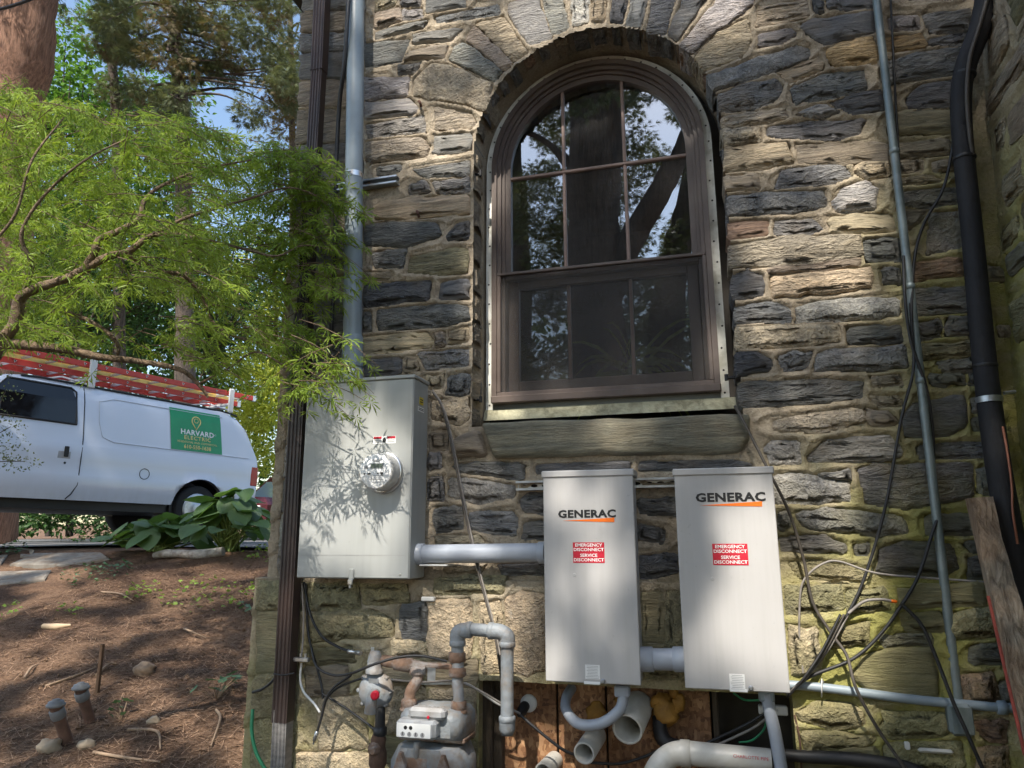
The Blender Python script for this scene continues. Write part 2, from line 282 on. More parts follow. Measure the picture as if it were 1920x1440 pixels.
FN_ = '''m 484 1092 560 1088 562 1140 484 1142|m 482 1150 558 1147 556 1258 482 1262|m 478 1272 556 1266 552 1340 476 1344|m 476 1352 550 1348 548 1440 474 1442|m 575 1096 672 1092 674 1140 580 1142|m 677 1096 764 1098 766 1128 684 1132|m 590 1150 700 1146 736 1166 738 1190 650 1196 584 1200|d 754 1139 799 1128 799 1202 756 1196|t 803 1126 880 1124 884 1200 880 1230 805 1232|t 738 1202 790 1202 798 1230 740 1232|m 815 1087 944 1083 942 1110 817 1112|t 903 1135 936 1127 945 1190 938 1262 905 1260|t 949 1124 980 1111 1024 1117 1024 1254 985 1262 953 1258|m 580 1219 660 1215 664 1240 590 1244|b 575 1252 650 1250 652 1302 578 1304|t 600 1311 680 1307 690 1400 600 1404|t 560 1412 690 1412 700 1462 560 1462|t 700 1242 792 1242 790 1282 702 1284|b 704 1292 796 1290 796 1370 706 1372|t 800 1242 894 1240 892 1284 802 1286|b 806 1296 892 1292 890 1380 808 1384|m 714 1382 890 1392 890 1460 716 1460
m 1036 1100 1120 1098 1124 1200 1040 1204|m 1132 1098 1190 1096 1196 1206 1136 1206|m 1204 1113 1240 1111 1244 1214 1208 1214|m 1250 1111 1290 1110 1296 1212 1252 1214|m 1304 1110 1400 1106 1408 1206 1310 1210|m 1040 1212 1180 1212 1184 1262 1042 1262|m 1192 1222 1300 1220 1304 1268 1196 1270|m 1312 1218 1462 1212 1466 1272 1318 1276
m 1472 1103 1575 1099 1580 1140 1475 1149|m 1589 1111 1660 1107 1668 1140 1593 1147|m 1684 1105 1840 1097 1846 1130 1690 1139|t 1479 1181 1530 1179 1536 1258 1490 1264|m 1557 1181 1624 1168 1626 1206 1561 1213|k 1651 1193 1744 1191 1746 1207 1656 1207|m 1656 1221 1745 1215 1760 1298 1740 1312 1640 1300 1602 1270 1622 1232|d 1820 1213 1886 1207 1892 1240 1821 1240|r 1801 1269 1862 1263 1870 1317 1813 1321|d 1873 1281 1910 1273 1916 1316 1880 1318|m 1497 1336 1540 1316 1600 1323 1621 1350 1600 1365 1550 1361 1500 1347|m 1504 1373 1560 1371 1640 1384 1630 1396 1512 1407|m 1656 1335 1770 1339 1774 1376 1700 1384 1655 1380|r 1827 1353 1880 1353 1882 1391 1850 1388|m 1506 1414 1640 1403 1644 1440 1508 1446|m 1660 1396 1800 1392 1804 1440 1662 1446|r 1831 1405 1886 1401 1890 1450 1837 1450|m 1781 1151 1868 1141 1872 1190 1785 1196|m 1691 1151 1766 1151 1768 1180 1701 1184'''
def parse(s): 
    out = []
    for line in s.split('\n'):
        for it in line.split('|'):
            q = it.split(); v = list(map(float, q[1:])); out.append((q[0], list(zip(v[0::2], v[1::2]))))
    return out
FY = -.045                                            # the lower foundation stands this far in front of the wall
ZF = float(P(1000, 1091)[2])
HOUSE = thing('stone_house', (-.4, 0, 0), 'schist stone house wall with tan mortar ridges and one arched window', 'house')
XL, XR0 = -2.07, 1.30
OPX, OPW = -.442, .608                                # window opening: centre and half width
OPT = float(P(1140, 47)[2]); OPS = OPT-OPW; OPB = float(P(1140, 792)[2])
RCX0, RCX1, RCZ = float(P(896, 1350, FY)[0]), float(P(1492, 1350, FY)[0]), float(P(1200, 1286, FY)[2])
def in_open(x, z, pad=0.0):
    d = np.where(z > OPS, np.hypot(x-OPX, z-OPS), np.abs(x-OPX))
    return (d < OPW+pad) & (z > OPB-pad)
def in_recess(x, z, pad=0.0): return (x > RCX0-pad) & (x < RCX1+pad) & (z < RCZ+pad)
def resample(poly, step):
    pts = [np.array(p, float) for p in poly]; out = []
    for i in range(len(pts)):
        a, b = pts[i], pts[(i+1) % len(pts)]; p_, c = pts[i-1], pts[(i+1) % len(pts)]
        L = np.linalg.norm(b-a); k = max(1, int(round(L/step)))
        cut = min(.012, L*.25)
        s0, s1 = a+(b-a)/L*cut, b-(b-a)/L*cut
        for j in range(k+1): out.append(s0+(s1-s0)*j/k)
    return np.array(out)
def sdf(px, pz, poly):
    d = np.full(px.shape, 9.0); ins = np.zeros(px.shape, bool); n_ = len(poly)
    for i in range(n_):
        ax, az = poly[i]; bx, bz = poly[(i+1) % n_]; ex, ez = bx-ax, bz-az
        t = np.clip(((px-ax)*ex+(pz-az)*ez)/(ex*ex+ez*ez+1e-12), 0, 1)
        d = np.minimum(d, np.hypot(px-ax-t*ex, pz-az-t*ez))
        c = (az > pz) != (bz > pz)
        ins ^= c & (px < (bx-ax)*(pz-az)/((bz-az) if bz != az else 1e-9)+ax)
    return np.where(ins, -d, d)
from mathutils.noise import noise as noise3
STONES = 0
def stone(parent, poly, code, frame, back=.02, h=None, col_=None, mat_=None):
    """poly: outline in wall coordinates (u, v); frame(u, v, out) gives the point that stands out of the wall."""
    global STONES
    poly = np.array(poly); ext = poly.max(0)-poly.min(0); per = np.linalg.norm(np.diff(np.vstack([poly, poly[:1]]), axis=0), axis=1).sum()
    q = resample(poly, max(.04, per/22)); q = q+rng.normal(0, .0042, q.shape); c = q.mean(0)
    sd = rng.uniform(0, 50); NZ = lambda u, v: noise3(Vector((u*5.0+sd, v*24+u*2.5, sd)))*.010+noise3(Vector((u*13, v*55, sd)))*.004
    h = rng.uniform(.006, .019) if h is None else h
    half = np.maximum(ext/2, .01); n_ = len(q); tilt = rng.normal(0, .03, 2)
    vs_ = []; k1 = 1-np.minimum(.010/half, .3); k2 = 1-np.minimum(.028/half, .5)
    for sc, hh, jit in ((1, -back, 0), (1, h*.35, .3), (k1, h*.95, 1), (k2, h*1.1, 1), (np.array([.62, .62]), h*1.15, 1), (np.array([.3, .3]), h*1.15, 1)):
        r_ = c+(q-c)*sc
        for p_ in r_: vs_.append(frame(p_[0], p_[1], hh+NZ(p_[0], p_[1])*jit+(float(np.dot(p_-c, tilt)) if hh > 0 else 0)))
    vs_.append(frame(c[0], c[1], h*1.15+NZ(c[0], c[1]))); fs = []
    for i in range(5):
        for j in range(n_): k = (j+1) % n_; fs.append((i*n_+j, i*n_+k, (i+1)*n_+k, (i+1)*n_+j))
    for j in range(n_): fs.append((5*n_+j, 5*n_+(j+1) % n_, 6*n_))
    mb_ = MB().add(vs_, fs); mb_.sm = [i >= 2*n_ for i in range(len(fs))]; o = mb_.build('stone', mat_ or random.choice((M_STONE, M_STONE, M_STONE_B, M_STONE_B, M_STONE_P, M_STONE_R)), parent)
    b_ = np.array(STC[code] if col_ is None else col_); b_ = b_*rng.uniform(.82, 1.2)*(1+rng.normal(0, .018, 3))
    o.color = (*np.clip(b_, .02, .8), 1); STONES += 1
    return o
def stone_sheet(name, parent, polys, u0, u1, v0, v1, res, frame, hole, base, fill, grow=(.12, .40, .06, .13), tries=5000, codes='ddgbbt', back=None, ridge=.011, rough=False):
    """mortar with raised joints between the given outlines; gaps are filled with further stones."""
    nu, nv = int((u1-u0)/res)+1, int((v1-v0)/res)+1
    U, Vv = np.meshgrid(np.linspace(u0, u1, nu), np.linspace(v0, v1, nv), indexing='ij')
    d1 = np.full(U.shape, .2); d2 = np.full(U.shape, .2); mg = .075
    def put(poly):
        a, b_ = np.array(poly).min(0)-mg, np.array(poly).max(0)+mg
        i0, i1 = max(0, int((a[0]-u0)/res)), min(nu, int((b_[0]-u0)/res)+2); j0, j1 = max(0, int((a[1]-v0)/res)), min(nv, int((b_[1]-v0)/res)+2)
        if i1 <= i0 or j1 <= j0: return
        s = sdf(U[i0:i1, j0:j1], Vv[i0:i1, j0:j1], poly); A, B = d1[i0:i1, j0:j1], d2[i0:i1, j0:j1]
        B[:] = np.where(s < A, A, np.minimum(B, s)); A[:] = np.minimum(A, s)
    for c_, q in polys: put(q)
    H_ = hole(U, Vv, .02)
    for t in range(tries if fill else 0):
        k = t/tries; w_, h_ = rng.uniform(grow[0], grow[1])*(1-.45*k), rng.uniform(grow[2], grow[3])*(1-.35*k)
        x, z = rng.uniform(u0+.01, u1-w_-.01), rng.uniform(v0+.01, v1-h_-.01)
        i0, i1, j0, j1 = int((x-u0)/res), int((x+w_-u0)/res)+1, int((z-v0)/res), int((z+h_-v0)/res)+1
        if (d1[i0:i1:3, j0:j1:3].min() < .012) or H_[i0:i1:3, j0:j1:3].any(): continue
        e = .16*h_; q = [(x+rng.uniform(0, e), z+rng.uniform(0, e)), (x+w_-rng.uniform(0, e), z+rng.uniform(0, e)), (x+w_-rng.uniform(0, e), z+h_-rng.uniform(0, e)), (x+rng.uniform(0, e), z+h_-rng.uniform(0, e))]
        polys.append((random.choice(codes), q)); put(q)
    n1 = np.sin(U*31+np.cos(Vv*17)*2)*np.sin(Vv*27+U*5)*.0022+rng.normal(0, .0010, U.shape)
    jr = ridge*np.clip((.0135+.003*np.sin(U*9+Vv*13)-np.abs(d2-d1))/.005, 0, 1)*np.clip((d1-.002)/.006, 0, 1)*(d1 < .06)
    lev = np.where(d1 < -.004, -.016, base+n1+jr)
    keep = ~hole(U, Vv, -.004); idx = np.arange(nu*nv).reshape(nu, nv)
    k4 = keep[:-1, :-1] | keep[1:, :-1] | keep[1:, 1:] | keep[:-1, 1:]
    Fq = np.stack([idx[:-1, :-1], idx[1:, :-1], idx[1:, 1:], idx[:-1, 1:]], -1)[k4]
    V3 = frame(U.ravel(), Vv.ravel(), lev.ravel())
    V3 = np.stack(V3, 1) if isinstance(V3, tuple) else V3
    used = np.unique(Fq); re = np.full(nu*nv, -1); re[used] = np.arange(len(used))
    npmesh(name, V3[used], re[Fq], M_MORTAR, parent, smooth=True)
    for c_, q in polys:
        q = np.array(q); bk = .02 if back is None else back(q)
        stone(parent, q, c_, lambda u, v, o_: tuple(float(t_) for t_ in frame(np.float64(u), np.float64(v), np.float64(o_))), bk, mat_=(random.choice((M_STONE_R, M_STONE_R, M_STONE_P)) if rough and c_ in 'tbm' else None))
fr_up = lambda u, v, o_: (u, -o_+0*u, v+0*u)
fr_fo = lambda u, v, o_: (u, FY-o_+0*u, v+0*u)
def grow_poly(q, d):
    q = np.array(q, float); nq = len(q); ar = sum(q[i-1][0]*q[i][1]-q[i][0]*q[i-1][1] for i in range(nq)); sg = 1 if ar > 0 else -1; out = []
    for i in range(nq):
        a, b_, c_ = q[i-1], q[i], q[(i+1) % nq]; e1 = (b_-a)/np.linalg.norm(b_-a); e2 = (c_-b_)/np.linalg.norm(c_-b_)
        n1, n2 = np.array([e1[1], -e1[0]])*sg, np.array([e2[1], -e2[0]])*sg; m_ = n1+n2; m_ = m_/max(.35, np.dot(m_, n1)); out.append(tuple(b_+m_*d))
    return out
up = [(c_, [(P(x, y)[0], P(x, y)[2]) for x, y in q]) for c_, q in parse(S_)+parse(S2_)]
up = [(c_, grow_poly(q, .0085)) for c_, q in up]
def near_open(q):
    q = np.vstack([q, (q+np.roll(q, 1, 0))/2]); return .17 if in_open(q[:, 0], q[:, 1], .028).any() else (.12 if q[:, 0].min() < XL+.06 else .02)
SILLP = [P(x, y) for x, y in ((906, 794), (1409, 777), (1405, 830), (1392, 851), (1180, 856), (926, 860))]
SILL2 = [P(x, y) for x, y in ((849, 832), (868, 815), (904, 806), (918, 858), (853, 859))]
sill_polys = [[(p[0], p[2]) for p in SILLP], [(p[0], p[2]) for p in SILL2]]
def hole_up(x, z, pad):
    r = in_open(x, z, pad)
    if pad > 0:
        for sp_ in sill_polys: r = r | (sdf(x, z, sp_) < .018)
    return r
stone_sheet('mortar_bed', HOUSE, up, XL, XR0, ZF, 4.75, .0085, fr_up, hole_up, .005, True, back=near_open, tries=900, grow=(.18, .42, .07, .12))
fo = [(c_, [(P(x, y, FY)[0], P(x, y, FY)[2]) for x, y in q]) for c_, q in parse(FN_)]
fo = [(c_, grow_poly(q, .009)) for c_, q in fo]
print('traced', len(up), len(fo))
stone_sheet('mortar_bed', HOUSE, fo, -2.108, XR0, .0, ZF, .010, fr_fo, in_recess, .003, True, grow=(.25, .45, .14, .24), tries=500, codes='mmbt', back=lambda q: .10, rough=True)
# left flank of the house, ledge over the foundation
mb = MB(); mb.box((XL, .012, ZF), (XL+.3, 6.0, 4.9)); mb.build('flank_wall', M_MORTAR, HOUSE)
mb = MB(); mb.box((-2.108, FY+.012, -.4), (-2.108+.4, 6.0, ZF-.003)); mb.build('flank_footing', M_MORTAR, HOUSE)
mb = MB(); mb.box((-2.108, FY, ZF-.012), (XR0, .05, ZF+.006)); mb.build('ledge', M_MORTAR, HOUSE)
# sill stones
for q, cc in ((sill_polys[0], (.31, .30, .215)), (sill_polys[1], (.36, .31, .23))):
    o = stone(HOUSE, q, 'b', lambda u, v, o_: (u, -o_, v), .26, .045, cc, M_STONE_P); o.name = 'sill_stone'
# reveal of the window opening
def arch(hw, zs, zb, xc, n_=40):
    pts = [(xc-hw, zb), (xc-hw, zb+(zs-zb)*.5)]
    pts += [(xc+hw*math.cos(a), zs+hw*math.sin(a)) for a in np.linspace(math.pi, 0, n_)]
    return pts+[(xc+hw, zb+(zs-zb)*.5), (xc+hw, zb)]
rv = MB(); o_ = arch(OPW+.004, OPS, OPB-.03, OPX, 48); n_ = len(o_)
rows = [.004, .08, .16, .30]
rv.add([(x, y+random.uniform(-.004, .004), z) for y in rows for x, z in o_], [(i*n_+j, i*n_+j+1, (i+1)*n_+j+1, (i+1)*n_+j) for i in range(3) for j in range(n_-1)], True)
rv.build('window_reveal', M_MORTAR, HOUSE)
# soffit stones of the arch and the jamb stones that show inside the reveal
def soffit(a0, a1, code, y0=.012, y1=.17):
    vs_ = []; 
    for a in np.linspace(a0, a1, 5):
        for (yy, rr) in ((y0, OPW-.002), (y0+.03, OPW-.014), (y1-.04, OPW-.012), (y1, OPW+.006)):
            rj = rr+rng.normal(0, .003); vs_.append((OPX+rj*math.cos(a), yy, OPS+rj*math.sin(a)))
    o = MB().add(vs_, [(i*4+j, i*4+j+1, i*4+j+5, i*4+j+4) for i in range(4) for j in range(3)]).build('stone', M_STONE, HOUSE)
    o.color = (*(np.array(STC[code])*rng.uniform(.7, 1)), 1)
a = R(12)
while a < R(168):
    da = R(random.uniform(4, 7.5)); soffit(a, a+da, random.choice('dgbr'), y1=random.uniform(.10, .19)); a += da+R(random.uniform(2.2, 4))
def jamb(z0, z1, code, sx):
    vs_ = []; xw = OPX+sx*OPW
    for z in np.linspace(z0, z1, 4):
        for (yy, rr) in ((.010, .002), (.035, .014), (.10, .013), (random.uniform(.14, .19), -.006)):
            vs_.append((xw-sx*(rr+rng.normal(0, .003)), yy, z+rng.normal(0, .004)))
    o = MB().add(vs_, [(i*4+j, i*4+j+1, i*4+j+5, i*4+j+4) for i in range(3) for j in range(3)]).build('stone', M_STONE, HOUSE)
    o.color = (*(np.array(STC[code])*rng.uniform(.7, 1.05)), 1)
for sx in (-1, 1):
    z = OPB+.02
    while z < OPS:
        h_ = random.uniform(.07, .15); jamb(z, z+h_, random.choice('dgbtb'), sx); z += h_+random.uniform(.03, .07)
# recess under the boxes, lintel
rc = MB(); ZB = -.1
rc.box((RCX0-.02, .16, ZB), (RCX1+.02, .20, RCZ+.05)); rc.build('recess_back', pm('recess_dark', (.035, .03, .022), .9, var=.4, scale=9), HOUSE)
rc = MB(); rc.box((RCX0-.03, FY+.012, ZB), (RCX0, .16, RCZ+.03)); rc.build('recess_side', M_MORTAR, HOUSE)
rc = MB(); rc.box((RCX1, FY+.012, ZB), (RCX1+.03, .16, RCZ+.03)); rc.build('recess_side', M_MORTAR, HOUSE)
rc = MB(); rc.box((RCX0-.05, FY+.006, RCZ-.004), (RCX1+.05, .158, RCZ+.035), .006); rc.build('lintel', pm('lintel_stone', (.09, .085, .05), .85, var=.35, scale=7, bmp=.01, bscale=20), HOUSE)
# eave over the corner
rc = MB(); rc.box((-2.19, -.10, 4.60), (-2.02, 6, 4.74)); rc.build('eave', pm('eave_paint', (.04, .035, .03), .7), HOUSE)
rc = MB(); rc.add([(-2.25, -.15, 4.74), (1.6, -.02, 4.9), (1.6, 6, 7.5), (-2.25, 6, 7.5)], [(0, 1, 2, 3)]); rc.build('roof', pm('roof_slate', (.06, .06, .065), .8, bmp=.02), HOUSE)
# ---------------------------------------------------------------- buttress wall at right angles (leans back a little)
BUT = thing('stone_buttress', (1.1, -1.5, 0), 'dark mossy stone wall standing at right angles beside the black pipe', 'wall')
def fr_bu(u, v, o_): return (1.055+.052*v-o_+0*u, -u+0*v, v+0*u)        # u: distance out from the house wall
stone_sheet('mortar_bed', BUT, [], 0.0, 2.6, 0.0, 4.6, .012, fr_bu, lambda x, z, p_: np.zeros(x.shape, bool), .003, True, grow=(.17, .5, .09, .2), tries=9000, codes='mbbdm', ridge=.012)
mb = MB(); mb.add([fr_bu(u, v, -.03-t) for t in (0, .5) for u, v in ((0, 0), (2.62, 0), (2.62, 4.6), (0, 4.6))], [(0, 1, 2, 3), (4, 5, 6, 7), (0, 1, 5, 4), (1, 2, 6, 5), (2, 3, 7, 6), (3, 0, 4, 7)]); mb.build('core', M_MORTAR, BUT)

print('HOUSE_STONES', len([o for o in HOUSE.children if o.name.startswith('stone')]))
# ---------------------------------------------------------------- the arched window (a part of the house)
WY = .22
WXC = float((P(912, 600, WY)[0]+P(1358, 600, WY)[0])/2); WHW = float((P(1358, 600, WY)[0]-P(912, 600, WY)[0])/2)
WT = float(P(1136, 104, WY)[2]); WS = WT-WHW; WB = float(P(1138, 768, WY)[2])
M_BROWN = pm('window_brown', (.105, .078, .066), .42, var=.12, scale=5, dirt=(.2, .17, .14), dirt_amt=.25)
M_FLANGE = pm('flange_white', (.74, .74, .68), .55, var=.15, scale=9, dirt=(.24, .23, .15), dirt_amt=.6, dscale=6)
M_MUNT = pm('muntin_brown', (.24, .165, .135), .42, var=.12)
M_TRIMG = pm('trim_grey_green', (.13, .135, .115), .6, var=.2)
M_SILLP = pm('sill_cream', (.42, .40, .27), .75, var=.25, scale=14, dirt=(.12, .11, .06), dirt_amt=.7, dscale=16, bmp=.004)
M_HOLE = pm('nail_hole', (.015, .013, .012), .9, var=.1)
def ring(mb, hw0, hw1, y0, y1, zb0, zb1, xc=WXC, zs=None, n_=44):
    zs = WS if zs is None else zs; A, B = arch(hw0, zs, zb0, xc, n_), arch(hw1, zs, zb1, xc, n_); k = len(A)
    vs_ = [(x, y0, z) for x, z in A]+[(x, y0, z) for x, z in B]+[(x, y1, z) for x, z in A]+[(x, y1, z) for x, z in B]
    fs = []
    for j in range(k-1):
        fs += [(j, j+1, k+j+1, k+j), (j, 2*k+j, 2*k+j+1, j+1), (k+j, k+j+1, 3*k+j+1, 3*k+j)]
    fs += [(0, k, 3*k, 2*k), (k-1, 3*k-1, 4*k-1, 2*k-1)]
    return mb.add(vs_, fs, False)
mb = MB(); mb.add([(0, 0, 0)], []); WIN = bpy.data.objects.new('window', None); WIN.empty_display_size = .05; link(WIN, HOUSE, Vector((WXC, WY, WB)))
fl = ring(MB(), WHW, WHW-.038, WY-.004, WY+.06, WB+.0, WB+.0).build('nailing_flange', M_FLANGE, WIN)
hm = MB()
for k in range(13):
    for s_ in (-1, 1):
        z = WB+.05+k*(WS-WB)/12.5; hm.lathe((WXC+s_*(WHW-.017+random.uniform(-.006, .006)), WY-.003, z), (0, -1, 0), [(0, .0055), (.0022, .0045)], 8)
for a in np.linspace(.15, math.pi-.15, 19): hm.lathe((WXC+(WHW-.017)*math.cos(a), WY-.003, WS+(WHW-.017)*math.sin(a)), (0, -1, 0), [(0, .0055), (.0022, .0045)], 8)
hm.build('nail_holes', M_HOLE, WIN, kind='stuff')
CB = float(P(1138, 746, WY)[2])                        # bottom of the brown casing
ring(MB(), WHW-.036, WHW-.062, WY-.030, WY+.06, CB, CB).build('casing', M_BROWN, WIN)
ring(MB(), WHW-.061, WHW-.082, WY-.012, WY+.06, CB+.02, CB+.02).build('casing_step', M_BROWN, WIN)
ring(MB(), WHW-.081, WHW-.098, WY+.006, WY+.07, CB+.02, CB+.02).build('jamb_stop', M_BROWN, WIN)
MR = float(P(1128, 494, WY-.02)[2])                    # meeting rail
SH = WHW-.097; SI = SH-.030
ring(MB(), SH, SI, WY+.018, WY+.055, MR, MR).build('upper_sash', M_BROWN, WIN)
mb = MB(); mb.box((WXC-SH, WY+.012, MR-.028), (WXC+SH, WY+.055, MR+.012), .004); mb.build('meeting_rail', M_BROWN, WIN)
mb = MB(); mb.box((WXC-WHW+.034, WY-.036, CB-.004), (WXC+WHW-.034, WY+.05, CB+.034), .005); mb.build('sill_nosing', M_BROWN, WIN)
mb = MB(); mb.box((WXC-WHW+.036, WY-.002, WB+.026), (WXC+WHW-.036, WY+.05, CB-.002)); mb.build('sub_sill_trim', M_TRIMG, WIN)
mb = MB(); mb.add([(WXC-WHW-.005, WY-.03, WB-.03), (WXC+WHW+.03, WY-.03, WB-.03), (WXC+WHW+.03, WY-.006, WB+.027), (WXC-WHW-.005, WY-.006, WB+.027), (WXC-WHW-.005, WY+.08, WB-.03), (WXC+WHW+.03, WY+.08, WB-.03), (WXC+WHW+.03, WY+.08, WB+.027), (WXC-WHW-.005, WY+.08, WB+.027)], [(0, 1, 2, 3), (3, 2, 6, 7), (0, 3, 7, 4), (1, 5, 6, 2)]); mb.build('wooden_sill', M_SILLP, WIN)
# glass
m, n, b = nmat('window_glass'); p = pos(n); tr = n.nodes.new('ShaderNodeBsdfTransparent'); gl = n.nodes.new('ShaderNodeBsdfGlossy'); df = n.nodes.new('ShaderNodeBsdfDiffuse')
tr.inputs[0].default_value = (.72, .75, .74, 1); gl.inputs['Roughness'].default_value = .0; gl.inputs[0].default_value = (.9, .95, 1, 1); df.inputs[0].default_value = (.32, .31, .30, 1)
lw = n.nodes.new('ShaderNodeLayerWeight'); lw.inputs[0].default_value = .35
f1 = math_(n, 'ADD', math_(n, 'MULTIPLY', lw.outputs['Fresnel'], .8), .30, True)
x1 = n.nodes.new('ShaderNodeMixShader'); n.links.new(f1, x1.inputs[0]); n.links.new(tr.outputs[0], x1.inputs[1]); n.links.new(gl.outputs[0], x1.inputs[2])
du = math_(n, 'MULTIPLY', ramp(n, noise(n, p, 3.5, 3, .6), [(.42, (0, 0, 0)), (.7, (1, 1, 1))]), ramp(n, noise(n, p, 160, 3, .8), [(.4, (0, 0, 0)), (.75, (1, 1, 1))]))
du = math_(n, 'ADD', math_(n, 'MULTIPLY', du, .26), .008)
x2 = n.nodes.new('ShaderNodeMixShader'); n.links.new(du, x2.inputs[0]); n.links.new(x1.outputs[0], x2.inputs[1]); n.links.new(df.outputs[0], x2.inputs[2]); n.links.new(x2.outputs[0], n.nodes['Material Output'].inputs[0])
M_GLASS = m
YG = WY+.036
cols = [WXC-SI, float(P(1058, 330, YG)[0]), float(P(1172, 315, YG)[0]), WXC+SI]; MUZ = float(P(1116, 316, YG)[2])
def pane(name, pts, parent):
    c = np.mean(np.array(pts), 0); tx, tz = random.uniform(-.0022, .0022), random.uniform(-.0022, .0022)
    vs_ = [(x, YG+(x-c[0])*tx+(z-c[1])*tz, z) for x, z in pts]+[(c[0], YG, c[1])]; k = len(pts)
    return MB().add(vs_, [(j, (j+1) % k, k) for j in range(k)], True).build(name, M_GLASS, parent)
for i in range(3):
    x0, x1 = cols[i]+.006*(i > 0), cols[i+1]-.006*(i < 2)
    pane('pane', [(x0, MR+.01), (x1, MR+.01), (x1, MUZ-.008), (x0, MUZ-.008)], WIN)
    xs = np.linspace(x1, x0, 14); zt = [WS+math.sqrt(max(0, (SI+.004)**2-(x-WXC)**2)) for x in xs]
    pane('pane', [(x0, MUZ+.008), (x1, MUZ+.008)]+[(x, max(z, MUZ+.02)) for x, z in zip(xs, zt)], WIN)
for x in cols[1:3]:
    zt = WS+math.sqrt(SI**2-(x-WXC)**2)+.006
    MB().box((x-.0085, YG-.013, MR+.012), (x+.0085, YG+.013, MUZ-.0085), .004).build('muntin', M_MUNT, WIN)
    MB().box((x-.0085, YG-.013, MUZ+.0085), (x+.0085, YG+.013, zt), .004).build('muntin', M_MUNT, WIN)
MB().box((WXC-SI-.004, YG-.014, MUZ-.0085), (WXC+SI+.004, YG+.014, MUZ+.0085), .004).build('muntin', M_MUNT, WIN)
# lower sash behind the insect screen
LSB = CB+.034; YL = WY+.075
lw0, lw1 = WXC-SH+.005, WXC+SH-.005
for (a_, b_) in (((lw0, LSB), (lw0+.055, MR-.02)), ((lw1-.055, LSB), (lw1, MR-.02)), ((lw0+.055, LSB), (lw1-.055, LSB+.085)), ((lw0+.055, MR-.065), (lw1-.055, MR-.02))):
    MB().box((a_[0], YL-.02, a_[1]), (b_[0], YL+.02, b_[1]), .004).build('lower_sash', M_BROWN, WIN)
lc = [lw0+.055, float(P(1068, 600, YL)[0]), float(P(1185, 600, YL)[0]), lw1-.055]; YG = YL
for i in range(3):
    pane('pane', [(lc[i]+.006*(i > 0), LSB+.085), (lc[i+1]-.006*(i < 2), LSB+.085), (lc[i+1]-.006*(i < 2), MR-.065), (lc[i]+.006*(i > 0), MR-.065)], WIN)
for x in lc[1:3]: MB().box((x-.0085, YL-.013, LSB+.085), (x+.0085, YL+.013, MR-.065), .004).build('muntin', M_MUNT, WIN)
# insect screen in its frame
m, n, b = nmat('insect_screen'); tr = n.nodes.new('ShaderNodeBsdfTransparent'); b.inputs['Base Color'].default_value = (.05, .047, .045, 1); b.inputs['Roughness'].default_value = .8
x1 = n.nodes.new('ShaderNodeMixShader'); fx = math_(n, 'ADD', math_(n, 'MULTIPLY', noise(n, pos(n), 4, 3), .25), .36); n.links.new(fx, x1.inputs[0])
n.links.new(tr.outputs[0], x1.inputs[1]); n.links.new(b.outputs[0], x1.inputs[2]); n.links.new(x1.outputs[0], n.nodes['Material Output'].inputs[0]); M_SCREEN = m
sx0, sx1, sz0, sz1 = WXC-WHW+.062, WXC+WHW-.062, CB+.030, MR+.004; YS = WY-.022
SCR = MB().box((sx0, YS-.004, sz1-.016), (sx1, YS+.02, sz1), .003).build('screen_rail', M_BROWN, WIN)
MB().box((sx0, YS-.004, sz0), (sx1, YS+.02, sz0+.022), .003).build('screen_rail', M_BROWN, WIN)
MB().box((sx0, YS-.004, sz0+.022), (sx0+.020, YS+.02, sz1-.016), .003).build('screen_stile', M_BROWN, WIN)
MB().box((sx1-.020, YS-.004, sz0+.022), (sx1, YS+.02, sz1-.016), .003).build('screen_stile', M_BROWN, WIN)
MB().add([(sx0+.018, YS+.008, sz0+.02), (sx1-.018, YS+.008, sz0+.02), (sx1-.018, YS+.008, sz1-.014), (sx0+.018, YS+.008, sz1-.014)], [(0, 1, 2, 3)]).build('insect_screen', M_SCREEN, WIN)
# room behind
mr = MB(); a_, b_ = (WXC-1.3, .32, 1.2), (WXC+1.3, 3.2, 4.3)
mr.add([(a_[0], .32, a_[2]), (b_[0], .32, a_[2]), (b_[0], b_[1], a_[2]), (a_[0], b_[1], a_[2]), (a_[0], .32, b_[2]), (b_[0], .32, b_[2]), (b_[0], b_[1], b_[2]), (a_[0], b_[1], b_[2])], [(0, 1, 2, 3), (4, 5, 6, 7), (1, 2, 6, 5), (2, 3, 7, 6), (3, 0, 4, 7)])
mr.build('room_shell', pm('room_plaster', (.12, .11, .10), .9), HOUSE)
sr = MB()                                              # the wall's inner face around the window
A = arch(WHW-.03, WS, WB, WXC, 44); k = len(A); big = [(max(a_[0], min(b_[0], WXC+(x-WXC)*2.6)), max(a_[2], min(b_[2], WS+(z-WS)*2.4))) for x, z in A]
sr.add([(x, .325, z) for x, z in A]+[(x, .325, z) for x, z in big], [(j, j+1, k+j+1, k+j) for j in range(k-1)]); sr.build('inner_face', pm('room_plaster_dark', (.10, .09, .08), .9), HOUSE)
for x, y, Y, sgn in ((893, 327, .06, 1), (1362, 288, .06, -1), (893, 750, .06, 1), (1372, 708, .04, -1)):
    q = P(x, y, Y); mb = MB(); mb.tube([q+[-.03*sgn, .0, 0], q+[.028*sgn, 0, 0]], .0065, 8); mb.lathe(q+[.022*sgn, 0, -.012], (0, 0, 1), [(0, .008), (.028, .008)], 8); mb.build('shutter_pintle', pm('black_iron%d' % x, (.02, .02, .02), .6), HOUSE)
